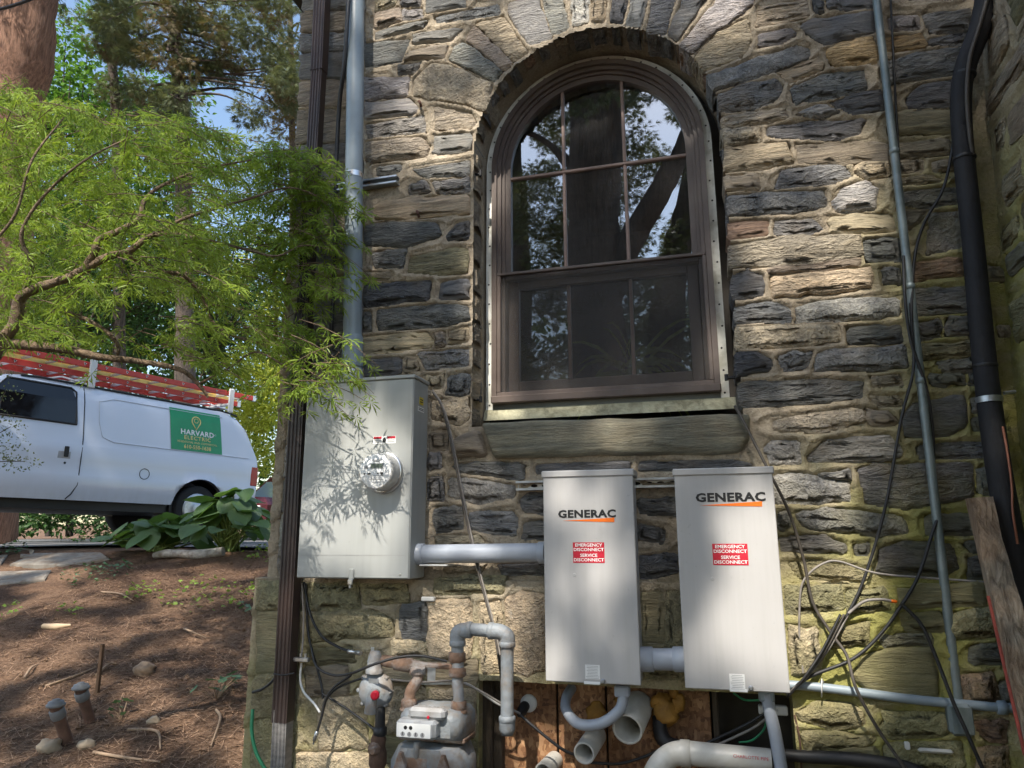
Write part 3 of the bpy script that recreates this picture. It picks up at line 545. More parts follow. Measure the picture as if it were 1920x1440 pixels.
for x, y in ((790, 200), (786, 405)):
    q = P(x, y); mb = MB(); mb.tube([q+[0, .02, .01], q+[0, -.03, .012], q+[.012, -.045, -.008], q+[.012, -.03, -.022]], .007, 8, sub=4); mb.build('rusty_hook', pm('rust%d' % y, (.09, .04, .025), .85, var=.4, scale=60), HOUSE)
# houseplant on the inner sill
M_PLANT = leafmat('houseplant_leaf', (.10, .17, .04), (.30, .36, .12), .4)
pl = thing('houseplant', (WXC+.1, .5, WB+.02), 'spiky green houseplant inside behind the lower window panes', 'plant')
mp = MB(); mp.lathe((WXC+.1, .52, WB+.02), (0, 0, 1), [(0, .07), (.16, .10), (.17, .10)]); mp.build('pot', pm('pot_clay', (.2, .1, .06), .8), pl)
for k in range(46):
    a = random.uniform(0, 6.28); L = random.uniform(.18, .46); up_ = random.uniform(.2, .95); q = np.array([WXC+.1+random.uniform(-.03, .03), .52, WB+.17+random.uniform(0, .12)])
    d = np.array([math.cos(a), math.sin(a)*.35, 0]); pts = [q+d*L*t*.9+np.array([0, 0, L*(up_*t*1.6-1.3*t*t*(1-up_*.5))]) for t in (0, .25, .5, .75, 1)]
    s_ = np.cross(d, [0, 0, 1]); wd = [.006, .010, .011, .008, .001]; vs_ = []
    for pt, w_ in zip(pts, wd): vs_ += [pt-np.array([0, 0, 1])*w_, pt+np.array([0, 0, 1])*w_]
    MB().add(vs_, [(2*i, 2*i+1, 2*i+3, 2*i+2) for i in range(4)], True).build('leaf', M_PLANT, pl)
# ---------------------------------------------------------------- pipes, boxes and cables on the wall
M_PVC = pm('pvc_blue_grey', (.235, .285, .32), .38, var=.1, scale=4, dirt=(.17, .19, .18), dirt_amt=.35)
M_PVCL = pm('pvc_grey_light', (.33, .36, .41), .38, var=.08)
M_PVCW = pm('pvc_white', (.52, .51, .475), .4, var=.1, dirt=(.3, .27, .2), dirt_amt=.45)
M_GALV = pm('galvanised', (.46, .48, .50), .38, .85, var=.18, scale=30)
def enclosure_paint(name, c):
    m, n, b = nmat(name); f = noise(n, pos(n, 14, 14, .7), 2.2, 4, .65); g = noise(n, pos(n), 2.2, 4, .6); sc = noise(n, pos(n, 1, 1, 1), 55, 3, .75)
    o = mixc(n, ramp(n, f, [(.45, (0, 0, 0)), (.8, (.38, .38, .38))]), c, tuple(x*.72 for x in (c[0], c[1], c[2]*.94)))
    o = mixc(n, ramp(n, g, [(.35, (0, 0, 0)), (.7, (.30, .30, .30))]), o, tuple(x*.86 for x in c))
    o = mixc(n, ramp(n, sc, [(.66, (0, 0, 0)), (.76, (.4, .4, .4))]), o, tuple(x*.6 for x in c))
    n.links.new(o, b.inputs['Base Color']); n.links.new(ramp(n, g, [(.3, (.34,)*3), (.7, (.5,)*3)]), b.inputs['Roughness']); bump(n, b, noise(n, pos(n), 2.6, 2), .5, .012); return m
M_BLK = pm('black_plastic', (.018, .018, .019), .5, var=.3, scale=30)
M_RUB = pm('black_foam', (.012, .012, .014), .75, var=.4, scale=14, bmp=.003, bscale=40)
M_CBR = pm('cable_brown', (.07, .06, .05), .6, var=.3, scale=20)
M_CGR = pm('cable_grey', (.23, .21, .19), .6, var=.3, scale=20)
M_WHT = pm('white_plastic', (.62, .62, .60), .45, var=.06)
M_RED = pm('red_print', (.47, .010, .03), .45, var=.05)
M_ORG = pm('orange_print', (.80, .16, .01), .45, var=.05)
M_INK = pm('black_print', (.012, .012, .013), .45, var=.05)
M_PRW = pm('white_print', (.78, .78, .76), .5, var=.03)
M_GREYP = pm('grey_print', (.33, .33, .33), .6, var=.1)
M_SILV = pm('zinc_bright', (.62, .62, .62), .3, .9, var=.15, scale=40)
M_GASG = pm('gas_grey_paint', (.215, .235, .25), .55, var=.2, scale=12, dirt=(.20, .14, .085), dirt_amt=.75, dscale=9, bmp=.004, bscale=45)
M_RUST = pm('rusty_iron', (.19, .115, .075), .85, var=.45, scale=18, dirt=(.30, .285, .27), dirt_amt=.9, dscale=13, bmp=.004, bscale=70)
M_RUSD = pm('dark_rust', (.09, .05, .032), .85, var=.5, scale=20, bmp=.004)
M_CAB = enclosure_paint('cabinet_grey', (.365, .375, .36)); M_GEN = enclosure_paint('switch_grey', (.46, .45, .44))
X3, Z3 = np.array([1., 0, 0]), np.array([0, 0, 1.])
def one(name, mb, mat, label, cat, group=None): return tag(mb.build(name, mat), label, cat, group)
def path(pts): return [P(x, y, Y) for x, y, Y in pts]
# downspout with ribs
DS = thing('downspout', P(527, 1440, -.09), 'dark brown ribbed metal downspout running down the house corner', 'downspout')
def ribbed(a, b, w_, d_, mat, name, parent, ribs=4):
    a, b = np.array(a), np.array(b); prof = []
    hw, hd = w_/2, d_/2; k = ribs*4
    for i in range(k+1):
        t = i/k; prof.append((-hw+2*hw*t, -hd-(.006 if i % 4 in (1, 2) else 0)))
    prof += [(hw, hd), (-hw, hd)]
    n_ = 22; rs = [[a+(b-a)*t+X3*x+np.array([0, 1, 0])*y for x, y in prof] for t in np.linspace(0, 1, n_)]
    return MB().rings(rs, True, False).build(name, mat, parent)
M_DS = pm('downspout_brown', (.034, .025, .023), .42, var=.3, scale=6, dirt=(.075, .043, .034), dirt_amt=.7, dscale=4, stretch=(1, 1, .25))
M_DSG = pm('downspout_weathered', (.19, .18, .17), .7, var=.35, scale=20, stretch=(1, 1, 3))
tp, jt, j2, j3, bt = P(606, -40, -.09), P(598, 136, -.09), P(571, 590, -.09), P(530, 1352, -.11), P(524, 1500, -.11)
ribbed(tp, jt, .070, .06, M_DS, 'upper_pipe', DS); ribbed(jt+[0, 0, .03], j2, .063, .052, M_DS, 'pipe', DS); ribbed(j2, j3, .076, .06, M_DS, 'lower_pipe', DS); ribbed(j3+[0, 0, .05], bt, .070, .055, M_DSG, 'outlet_pipe', DS)
MB().tube([P(513, 1263, -.155), P(530, 1266, -.16), P(552, 1262, -.155)], .0035, 6, sub=4).build('tie_wire', M_BLK, DS)
# service conduit and its strut
SCO = thing('service_conduit', P(660, 700, -.12), 'thick blue grey plastic conduit rising from the meter cabinet', 'conduit')
a, b, cpt = P(668, -40, -.13), P(661, 625, -.13), P(660, 702, -.13)
MB().cyl(cpt, a, .0445, 28).build('pipe', M_PVC, SCO)
MB().lathe(cpt+[0, 0, .035], b-cpt, [(0, .050), (.14, .050), (.155, .0455)], 28).build('coupling', M_PVC, SCO)
MB().lathe(cpt-[0, 0, .03], b-cpt, [(0, .052), (.055, .052), (.058, .046)], 28).build('hub', M_PVCL, SCO)
k = P(664, 331, -.13); MB().lathe(k-[0, 0, .014], b-cpt, [(0, .0465), (.028, .0465)], 28).build('clamp', M_SILV, SCO); MB().tube([k+[-.02, -.052, .004], k+[.012, -.055, .0]], .004, 6).build('clamp_bolt', M_GALV, SCO)
def strut(x0, x1, z, label, slots=True, z1=None):
    t = thing('strut_channel', (x0, -.01, z), label, 'strut channel'); z1 = z if z1 is None else z1
    f = lambda t_, y, dz: np.array([x0+(x1-x0)*t_, y, z+(z1-z)*t_+dz]); h = .0206
    prof = [(0, -h), (0, h), (-.041, h), (-.041, h-.009), (-.034, h-.009), (-.034, h-.002), (-.003, h-.002), (-.003, -h+.002), (-.034, -h+.002), (-.034, -h+.009), (-.041, -h+.009), (-.041, -h)]
    MB().rings([[f(0, y-.006, dz) for y, dz in prof], [f(1, y-.006, dz) for y, dz in prof]], True, False).build('channel', M_GALV, t)
    if slots:
        k = int((x1-x0)/.05)
        for i in range(k):
            c = f((i+.5)/k, -.0098, 0); MB().add([c+[.013*math.cos(q)*1.2, 0, .007*math.sin(q)] for q in np.linspace(0, 6.283, 14, endpoint=False)], [tuple(range(14))]).build('slot', M_HOLE, t)
    return t
strut(P(640, 351, 0)[0], P(750, 344, 0)[0], P(715, 347, 0)[2], 'short galvanised strut channel holding the thick conduit', False)
strut(P(972, 910, 0)[0], P(1438, 906, 0)[0], P(1230, 906, 0)[2], 'long slotted strut channel behind the two switch boxes')
one('cable', MB().tube(path([(655, -20, -.19), (650, 60, -.19), (645, 130, -.15), (636, 200, -.08), (630, 330, -.04), (628, 480, -.03), (620, 640, -.03)]), .011, 8, sub=5), M_BLK, 'black cable strapped along the thick blue grey conduit', 'cable')
# meter cabinet
x0, x1, z1, z0 = float(P(577, 713, -.2)[0]), float(P(777, 702, -.2)[0]), float(P(690, 708, -.2)[2]), float(P(665, 1085, -.2)[2])
MC = thing('meter_cabinet', ((x0+x1)/2, -.1, z0), 'large grey steel meter cabinet beside the brown downspout', 'meter cabinet')
MB().box((x0, -.2, z0), (x1, -.03, z1-.016), .004).build('cabinet_body', M_CAB, MC)
MB().box((x0-.006, -.208, z1-.016), (x1+.006, -.028, z1), .003).build('top_cap', M_CAB, MC)
MB().box((x0+.004, -.2035, z0+.004), (x1-.004, -.2, z1-.02), .0015).build('front_cover', M_CAB, MC)
MB().box((x0+.02, -.2042, z0+.098), (x1-.02, -.2035, z0+.1005)).build('cover_seam', pm('seam', (.3, .3, .29), .5), MC)
hp = P(660, 1086, -.2); HS = MB().box((hp[0]-.012, -.212, hp[2]-.004), (hp[0]+.012, -.2036, hp[2]+.045), .004).build('hasp', M_CAB, MC)
MB().box((hp[0]-.011, -.222, hp[2]-.022), (hp[0]+.013, -.2125, hp[2]+.0), .003).build('seal_lock', M_SILV, HS); MB().lathe((hp[0]+.001, -.217, hp[2]-.036), (0, 0, 1), [(0, .006), (.013, .006)], 10).build('seal_bolt', M_GALV, HS)
sp = P(750, 1077, -.204); MB().lathe(sp, (0, -1, 0), [(0, .005), (.003, .004)], 12).build('cover_screw', M_SILV, MC)
q0, q1 = P(700, 819, -.2035), P(742, 831, -.2035); yl = -.2044
WLB = MB().box((q0[0], yl, q1[2]), (q1[0], -.2035, q0[2])).build('warning_label', M_PRW, MC); w_ = q1[0]-q0[0]; hh = q0[2]-q1[2]
for f0, f1 in ((0.02, .38), (.62, .98)): MB().box((q0[0]+w_*f0, yl-.0006, q1[2]+hh*.66), (q0[0]+w_*f1, yl, q1[2]+hh*.98)).build('red_band', M_RED, WLB)
for f0, f1 in ((0.06, .36), (.64, .95)):
    for r_ in (.2, .42): MB().box((q0[0]+w_*f0, yl-.0006, q1[2]+hh*r_), (q0[0]+w_*f1, yl, q1[2]+hh*(r_+.09))).build('print_line', M_GREYP, WLB)
MB().prism([(q0[0]+w_*.44, yl-.0005, q1[2]+hh*.15), (q0[0]+w_*.56, yl-.0005, q1[2]+hh*.15), (q0[0]+w_*.58, yl-.0005, q1[2]+hh*.55), (q0[0]+w_*.5, yl-.0005, q1[2]+hh*.9), (q0[0]+w_*.42, yl-.0005, q1[2]+hh*.6)], (0, -.0005, 0)).build('lightning_symbol', M_INK, WLB)
xs = x1+.0012
for (ya, yb, za, zb, mt) in ((-.135, -.09, z1-.125, z1-.09, 'y'), (-.15, -.08, z1-.158, z1-.136, 'w')):
    L_ = MB().box((x1, ya, za), (xs, yb, zb)).build('side_sticker', pm('yellow_print', (.62, .47, .03), .5) if mt == 'y' else M_PRW, MC)
    for kk in (.3, .6): MB().box((xs, ya+.006, za+(zb-za)*kk), (xs+.0006, yb-.006, za+(zb-za)*(kk+.14))).build('print_line', M_INK, L_)
# electric meter
ec = P(704, 883, -.29); EM = thing('electric_meter', (ec[0], -.2, ec[2]-.09), 'round digital electric meter plugged into the cabinet front', 'electric meter')
B_ = np.array([ec[0], -.2036, ec[2]]); AX = (0, -1, 0)
MB().lathe(B_, AX, [(0, .093), (.012, .093), (.016, .088), (.017, .086)], 40).build('base_ring', M_SILV, EM)
m, n, b = nmat('meter_cover'); b.inputs['Base Color'].default_value = (.50, .49, .46, 1); b.inputs['Roughness'].default_value = .12; b.inputs['Coat Weight'].default_value = .6; M_MCOV = m
MB().lathe(B_, AX, [(.016, .0845), (.03, .083), (.05, .0822), (.076, .081), (.083, .078), (.085, .073)], 40).build('meter_cover', M_MCOV, EM)
FCE = MB().lathe(B_, AX, [(.0845, .0735), (.0855, .072), (.086, .001)], 40).build('face_plate', M_PRW, EM)
def frect(cx, cz, w_, h_, mat, name, y=-.0868): return MB().box((B_[0]+cx-w_/2, B_[1]+y-.001, B_[2]+cz-h_/2), (B_[0]+cx+w_/2, B_[1]+y+.001, B_[2]+cz+h_/2)).build(name, mat, FCE)
frect(.006, .022, .062, .023, M_GREYP, 'display_frame'); frect(.006, .022, .056, .018, pm('lcd', (.045, .065, .05), .2), 'display', -.0875)
for dx, w_, h_ in ((-.03, .014, .006), (.012, .006, .006), (.03, .012, .010), (-.052, .006, .007)): frect(dx, -.011, w_, h_, M_INK, 'print_mark')
for dz, w_ in ((-.020, .07), (-.029, .055), (-.036, .06), (-.046, .035), (.042, .03), (.048, .045)): frect(.004, dz, w_, .002, M_GREYP, 'print_line')
frect(-.045, .018, .018, .012, M_GREYP, 'print_mark')
# conduits between the boxes
def conduit_run(a, b, r_, label, c0, c1, name='conduit_run'):
    t = thing(name, (np.array(a)+b)/2, label, 'conduit'); a, b = np.array(a), np.array(b); d = (b-a)/np.linalg.norm(b-a)
    MB().cyl(a, b, r_, 26).build('pipe', M_PVCL, t)
    for (p_, L_, dr, mt) in ((a, c0, 1, M_PVCL), (b, c1, -1, M_PVCL)):
        MB().lathe(p_, d*dr, [(0, r_+.006), (L_-.003, r_+.006), (L_, r_+.002)], 26).build('coupling', mt, t)
    return t
GX = {}
def switch(name, xa, xb, ztop, zbot, label, word, swoosh, redl, stick, bolt, plug, wsize, cx):
    x0, x1 = float(P(xa[0], xa[1], -.19)[0]), float(P(xb[0], xb[1], -.19)[0]); z1, z0 = float(P(*ztop, -.19)[2]), float(P(*zbot, -.19)[2])
    t = thing('transfer_switch', ((x0+x1)/2, -.12, z0), label, 'switch box', 'two tall grey transfer switch boxes')
    MB().box((x0+.004, -.186, z0+.004), (x1-.004, -.05, z1-.01), .003).build('enclosure', M_GEN, t)
    MB().box((x0, -.194, z0), (x1, -.186, z1-.018), .003).build('door', M_GEN, t)
    MB().box((x0-.006, -.200, z1-.022), (x1+.006, -.048, z1+.006), .004).build('top_cap', M_GEN, t)
    c = P(word[0], word[1], -.195); text('brand_lettering', 'GENERAC', wsize, (c[0], -.1952, c[2]), X3, Z3, M_INK, t, sx=1.22, bold=wsize*.042, space=1.06)
    s_ = [P(x, y, -.195) for x, y in swoosh]; MB().prism([(p_[0], -.1942, p_[2]) for p_ in s_], (0, -.0011, 0)).build('orange_swoosh', M_ORG, t)
    a, b = P(redl[0], redl[1], -.194), P(redl[2], redl[3], -.194); RL = MB().box((a[0], -.1950, b[2]), (b[0], -.194, a[2])).build('disconnect_label', M_RED, t)
    H_ = a[2]-b[2]; ccx = (a[0]+b[0])/2
    for kk, tx in ((.86, 'EMERGENCY'), (.64, 'DISCONNECT'), (.36, 'SERVICE'), (.14, 'DISCONNECT')): text('label_lettering', tx, H_*.215, (ccx, -.1956, b[2]+H_*kk), X3, Z3, M_PRW, RL, bold=H_*.004, sx=1.12)
    a, b = P(stick[0], stick[1], -.194), P(stick[2], stick[3], -.194); ST = MB().box((a[0], -.1948, b[2]), (b[0], -.194, a[2])).build('rating_sticker', M_PRW, t)
    for i in range(9):
        f = random.uniform(.05, .3); MB().box((a[0]+(b[0]-a[0])*f*.6, -.1953, b[2]+(a[2]-b[2])*(i+.5)/9.5), (b[0]-(b[0]-a[0])*f*.5, -.1948, b[2]+(a[2]-b[2])*(i+.78)/9.5)).build('print_line', M_GREYP, ST)
    q = P(*bolt, -.194); MB().lathe(q, (0, -1, 0), [(0, .009), (.004, .009), (.005, .005), (.012, .005)], 12).build('door_bolt', M_GALV, t)
    MB().box((q[0]-.075, -.1955, z0-.004), (q[0]-.012, -.190, z0+.006), .001).build('door_latch', M_PRW, t)
    q = P(*plug, -.194); MB().lathe(q, (0, -1, 0), [(0, .007), (.002, .006)], 14).build('hole_plug', M_GEN, t)
    GX[name] = (x0, x1, z0, z1); return t
switch('a', (1021, 1080), (1194, 1080), (1102, 884), (1112, 1281), 'transfer switch box next to the meter cabinet with centred lettering', (1100, 964), ((1055, 976.4), (1152, 970.5), (1152, 979)), (1074, 1017, 1134, 1055.5), (1097, 1246, 1125, 1274), (1131, 1277), (1077, 1078), .0415, 0)
switch('b', (1274, 1080), (1464, 1080), (1352, 880), (1386, 1295), 'transfer switch box nearest the mossy wall with lettering at its right edge', (1369, 933), ((1312, 947.6), (1429, 940), (1429, 949.5)), (1335, 1019.5, 1404, 1060), (1367, 1263, 1398, 1295), (1408, 1290), (1336, 1085), .0455, 0)
conduit_run(P(783, 1039, -.11), P(1023, 1036, -.11), .040, 'grey conduit from the meter cabinet to the first switch box', .032, .030)
MB_ = MB().box(P(800, 1057, -.05), P(838, 1062, -.14), .003); one('conduit_bracket', MB_, M_WHT, 'small white bracket under the grey conduit', 'bracket')
conduit_run(P(1199, 1236, -.12), P(1287, 1236, -.12), .041, 'short grey conduit joining the two switch boxes', .055, .05)
# flexible conduits under the boxes
fc = thing('flexible_conduit', P(1165, 1300, -.12), 'grey flexible conduit looping under the first switch box', 'conduit')
MB().tube(path([(1166, 1290, -.12), (1168, 1312, -.12), (1158, 1335, -.13), (1125, 1357, -.14), (1085, 1357, -.12), (1062, 1332, -.05), (1062, 1308, .02), (1072, 1290, .09)]), .021, 12, sub=7).build('hose', M_PVCL, fc)
q = P(1167, 1296, -.12); MB().box(q+[-.03, -.02, -.02], q+[.03, .02, .022], .006).build('connector', M_PVCL, fc)
fc = thing('flexible_conduit', P(1440, 1310, -.12), 'grey flexible conduit dropping from the second switch box', 'conduit')
MB().tube(path([(1437, 1300, -.12), (1445, 1340, -.12), (1454, 1380, -.13), (1464, 1440, -.14), (1475, 1520, -.15)]), .023, 12, sub=7).build('hose', M_PVCL, fc)
q = P(1437, 1304, -.12); MB().box(q+[-.028, -.02, -.02], q+[.028, .02, .022], .006).build('connector', M_PVC, fc)
q = P(1450, 1331, -.02); pl_ = thing('junction_plate', q, 'pale plastic junction plate behind the dropping grey conduit', 'junction box'); MB().box(P(1421, 1319, -.02), P(1478, 1343, -.05), .004).build('plate', M_WHT, pl_); MB().lathe(P(1457, 1332, -.05), (0, -1, 0), [(0, .005), (.003, .004)], 10).build('screw', M_GALV, pl_)
# boards in the recess
m, n, b = nmat('osb'); fl_ = []
for st_, rt_ in (((2.6, 1, 1), 25), ((1, 1, 2.6), 35), ((2.2, 1, 1), -40)):
    mp = N(n, 'ShaderNodeMapping'); mp.inputs['Scale'].default_value = st_; mp.inputs['Rotation'].default_value = (0, R(rt_), 0); n.links.new(pos(n), mp.inputs[0])
    vo = N(n, 'ShaderNodeTexVoronoi', i_Scale=36.0); n.links.new(mp.outputs[0], vo.inputs['Vector']); sc_ = N(n, 'ShaderNodeSeparateColor'); n.links.new(vo.outputs['Color'], sc_.inputs[0]); fl_.append(sc_.outputs)
c1 = ramp(n, fl_[0][0], [(.0, (.17, .075, .033)), (.5, (.30, .15, .066)), (1, (.46, .26, .125))])
c1 = mixc(n, ramp(n, fl_[1][1], [(.5, (0, 0, 0)), (.52, (1, 1, 1))]), c1, ramp(n, fl_[1][0], [(.0, (.14, .06, .028)), (1, (.40, .21, .10))]))
c1 = mixc(n, ramp(n, fl_[2][1], [(.62, (0, 0, 0)), (.64, (1, 1, 1))]), c1, ramp(n, fl_[2][0], [(.0, (.20, .09, .04)), (1, (.50, .29, .15))]))
c1 = mixc(n, 1, c1, ramp(n, noise(n, pos(n), 5, 4), [(.35, (.55, .5, .45)), (.6, (1, 1, 1))]), 'MULTIPLY')
n.links.new(c1, b.inputs['Base Color']); b.inputs['Roughness'].default_value = .75; bump(n, b, math_(n, 'ADD', fl_[0][2], fl_[1][2]), .6, .003); M_OSB = m
ob = thing('plywood_boards', P(1140, 1430, .1), 'orange brown strand board panels closing the recess below the boxes', 'board')
for xa, xb in ((940, 1044), (1048, 1137), (1141, 1336)):
    a, b = P(xa, 1400, .1), P(xb, 1400, .1); MB().box((a[0], .1, .0), (b[0], .118, RCZ-.006), .002).build('board', M_OSB, ob)
M_WOODD = pm('old_dark_timber', (.06, .045, .03), .9, var=.5, scale=12, stretch=(6, 6, .6), bmp=.008, bscale=25)
for xa, xb, Y, lb in ((903, 922, .02, 'dark split timber post at the edge of the recess'), (925, 941, .05, 'narrow dark timber post beside the strand board'), (1340, 1352, .06, 'black upright strip beside the strand board')):
    a, b = P(xa, 1400, Y), P(xb, 1400, Y); one('timber_post', MB().box((a[0], Y, 0), (b[0], Y+.05, RCZ-.006), .006), M_WOODD, lb, 'post')
def openpipe(pa, pb, ro, ri, mat, label):
    t = thing('vent_pipe', pb, label, 'pipe'); MB().pipe(pa, pb, ro, ri).build('pipe', mat, t); d = np.array(pb)-pa; d = d/np.linalg.norm(d)
    return t
openpipe(P(1198, 1322, .1), P(1176, 1368, -.10), .060, .051, M_PVCW, 'wide open white pipe sticking out of the strand board')
openpipe(P(1118, 1378, .1), P(1095, 1413, -.08), .043, .035, M_PVCW, 'narrow open white pipe below the looping conduit')
openpipe(P(1040, 1425, .1), P(1018, 1448, -.05), .036, .028, M_PVCW, 'white pipe stub at the foot of the strand board')
t = thing('drain_pipe', P(1330, 1418, -.1), 'white plastic drain pipe bending down below the second switch box', 'pipe')
MB().tube(path([(1218, 1500, -.11), (1226, 1455, -.11), (1246, 1425, -.11), (1275, 1412, -.11), (1330, 1416, -.11), (1446, 1428, -.11)]), .043, 20, sub=7).build('pipe', M_PVCW, t)
MB().lathe(P(1276, 1412, -.11), P(1330, 1416, -.11)-P(1276, 1412, -.11), [(0, .048), (.035, .048), (.037, .045)], 24).build('coupling', M_PVCW, t)
text('pipe_lettering', 'CHARLOTTE PIPE', .016, P(1408, 1423, -.155)+[0, -.0, .004], (1, 0, -.03), Z3, M_RED, t)
M_FOAM = pm('yellow_foam', (.34, .17, .03), .7, var=.3, scale=14, bmp=.01, bscale=18)
def blob(c, r_, mat=None, sq=(1, 1, 1), amp=.25, mb=None, n1=10, n2=14):
    mb = mb or MB(); sd = random.uniform(0, 99); vs_ = []
    for i in range(n1+1):
        th = math.pi*i/n1
        for j in range(n2):
            ph = 2*math.pi*j/n2; d = np.array([math.sin(th)*math.cos(ph), math.sin(th)*math.sin(ph), math.cos(th)]); rr = r_*(1+amp*noise3(Vector(d*1.7)+Vector((sd, 0, 0)))*1.6)
            vs_.append(np.array(c)+d*rr*np.array(sq))
    return mb.add(vs_, [(i*n2+j, i*n2+(j+1) % n2, (i+1)*n2+(j+1) % n2, (i+1)*n2+j) for i in range(n1) for j in range(n2)], True)
fm = thing('expanding_foam', P(1245, 1330, .06), 'yellow expanding foam blob squeezed out of the strand board', 'foam')
for x, y, r_, sq in ((1248, 1336, .055, (1, .8, .9)), (1240, 1318, .04, (1, .8, 1)), (1272, 1318, .03, (.9, .8, 1.3)), (1263, 1296, .024, (.8, .8, 1.3))): blob(P(x, y, .06), r_, None, sq).build('foam_lobe', M_FOAM, fm)
mb = blob(P(1118, 1336, .095), .042, None, (1, .25, 1)); one('foam_patch', mb, M_FOAM, 'flat round yellow foam patch inside the conduit loop', 'foam')
mb = blob(P(1180, 1316, .09), .05, None, (1.2, .3, .6)); one('foam_collar', mb, M_FOAM, 'yellow foam collar behind the wide open pipe', 'foam')
one('drain_hose', MB().tube(path([(1236, 1345, .06), (1240, 1378, .02), (1262, 1398, 0), (1330, 1404, -.03), (1420, 1410, -.04), (1500, 1418, -.06), (1600, 1424, -.08), (1700, 1440, -.09), (1760, 1470, -.1)]), [.028, .030, .028, .02, .018, .022, .024, .024, .024], 14, sub=6), M_BLK, 'thick black hose along the foot of the wall', 'hose')
mb = MB(); c = P(992, 1318, .095); mb.lathe(c, (0, -1, 0), [(0, .036), (.012, .036), (.014, .02)], 24); vp = thing('wall_plate', c, 'round white wall plate with a cable coupling', 'plate'); mb.build('disc', M_WHT, vp)
MB().lathe(P(984, 1324, .07), P(976, 1345, -.08)-P(992, 1318, .07), [(0, .022), (.05, .022), (.055, .015), (.09, .012)], 14).build('coupling', M_BLK, vp)
# ---------------------------------------------------------------- gas service
YG_ = -.24
gp = thing('gas_house_pipe', P(950, 1380, YG_), 'grey painted gas pipe bent like a hook over the strand board', 'gas pipe')
MB().tube(path([(858, 1236, YG_), (858, 1200, YG_), (862, 1185, YG_), (878, 1180, YG_), (925, 1184, YG_), (945, 1190, YG_), (951, 1206, YG_), (951, 1240, YG_), (951, 1372, YG_)]), .0255, 16, sub=4).build('pipe', M_GASG, gp)
for (x, y, dx, dy) in ((858, 1206, 0, 1), (880, 1181, 1, 0), (921, 1183, -1, 0), (951, 1208, 0, 1), (951, 1348, 0, -1)):
    c = P(x, y, YG_); d = X3*dx-Z3*dy; MB().lathe(c-d*.012, d, [(0, .029), (.003, .033), (.02, .033), (.024, .029)], 18).build('fitting_collar', M_GASG, gp)
for pts in ([(858, 1206), (858, 1191), (863, 1184), (880, 1181)], [(921, 1183), (938, 1185), (950, 1193), (951, 1208)]): MB().tube([P(x, y, YG_) for x, y in pts], .031, 16, sub=5).build('elbow', M_GASG, gp)
MB().lathe(P(951, 1352, YG_), (0, 0, -1), [(0, .031), (.03, .031), (.05, .022), (.055, .002)], 18).build('end_cap', M_GASG, gp)
gm = thing('gas_meter', P(812, 1440, -.3), 'grey gas meter with rusty unions and a clear dial box', 'gas meter')
ym = -.30
def rbox(a, b, bev): return MB().box(a, b, bev)
cA, cB = P(756, 1322, ym), P(874, 1386, ym)
MB().rings([[np.array([cA[0]+(cB[0]-cA[0])*u, y, cB[2]+(cA[2]-cB[2])*v]) for u, v in ((.0, .0), (1, 0), (1, .75), (.93, .95), (.8, 1), (.2, 1), (.07, .95), (0, .75))] for y in (ym+.11, ym+.09)]+
         [[np.array([cA[0]+(cB[0]-cA[0])*(.5+(u-.5)*k), y, cB[2]+(cA[2]-cB[2])*(.5+(v-.5)*k)]) for u, v in ((.0, .0), (1, 0), (1, .75), (.93, .95), (.8, 1), (.2, 1), (.07, .95), (0, .75))] for y, k in ((ym-.02, 1), (ym-.055, .9), (ym-.07, .7))], True, True).build('upper_case', M_GASG, gm)
MB().box((cA[0]-.004, ym-.03, cB[2]-.012), (cB[0]+.004, ym+.10, cB[2]+.008), .005).build('case_flange', M_RUST, gm)
lA, lB = P(744, 1388, ym), P(880, 1500, ym); xc = (lA[0]+lB[0])/2
MB().rings([[np.array([xc+(lB[0]-lA[0])*.5*k*u, y, lB[2]+(lA[2]-lB[2])*v]) for u, v in ((-1, 0), (1, 0), (1, .7), (.8, 1), (-.8, 1), (-1, .7))] for y, k in ((ym+.12, .9), (ym+.08, 1), (ym-.05, 1), (ym-.085, .8), (ym-.095, .55))], True, True).build('lower_case', M_GASG, gm)
for sx in (-1, 1):
    c = np.array([xc+sx*.085, ym-.10, lA[2]-.04]); MB().prism([c+[-.028, 0, -.14], c+[.028, 0, -.14], c+[.026, 0, -.02], c+[.006, 0, .03], c+[-.006, 0, .032], c+[-.024, 0, -.02]], (0, -.022, 0), .2).build('lug', M_RUST, gm)
iA, iB = P(746, 1346, ym-.10), P(806, 1386, ym-.10)
M_IDX = pm('index_case', (.30, .31, .32), .3, var=.15, scale=20, dirt=(.2, .15, .1), dirt_amt=.4); IB = MB().box((iA[0], ym-.125, iB[2]), (iB[0]+.03, ym-.06, iA[2]), .012).build('index_box', M_IDX, gm); pw, ph = iB[0]-iA[0], iA[2]-iB[2]
MB().box((iA[0]+.008, ym-.1265, iB[2]+.008), (iB[0]+.012, ym-.125, iA[2]-.010)).build('index_plate', M_PRW, IB)
for i in range(4): MB().lathe((iA[0]+pw*(.25+.2*i), ym-.1262, iB[2]+ph*.28), (0, -1, 0), [(0, .0085), (.001, .0085)], 14).build('dial', M_GREYP, IB)
for i in range(4): MB().box((iA[0]+pw*(.25+.2*i)-.0012, ym-.1285, iB[2]+ph*.28-.003), (iA[0]+pw*(.25+.2*i)+.0012, ym-.127, iB[2]+ph*.28+.008)).build('pointer', M_INK, IB)
for i in range(2): MB().lathe((iA[0]+pw*(.33+.16*i), ym-.1262, iB[2]+ph*.62), (0, -1, 0), [(0, .007), (.001, .007)], 14).build('dial', M_INK, IB)
MB().box((iA[0]+.04, ym-.10, iA[2]-.002), (iB[0]+.055, ym-.05, iA[2]+.04), .012).build('clear_hood', M_IDX, gm)
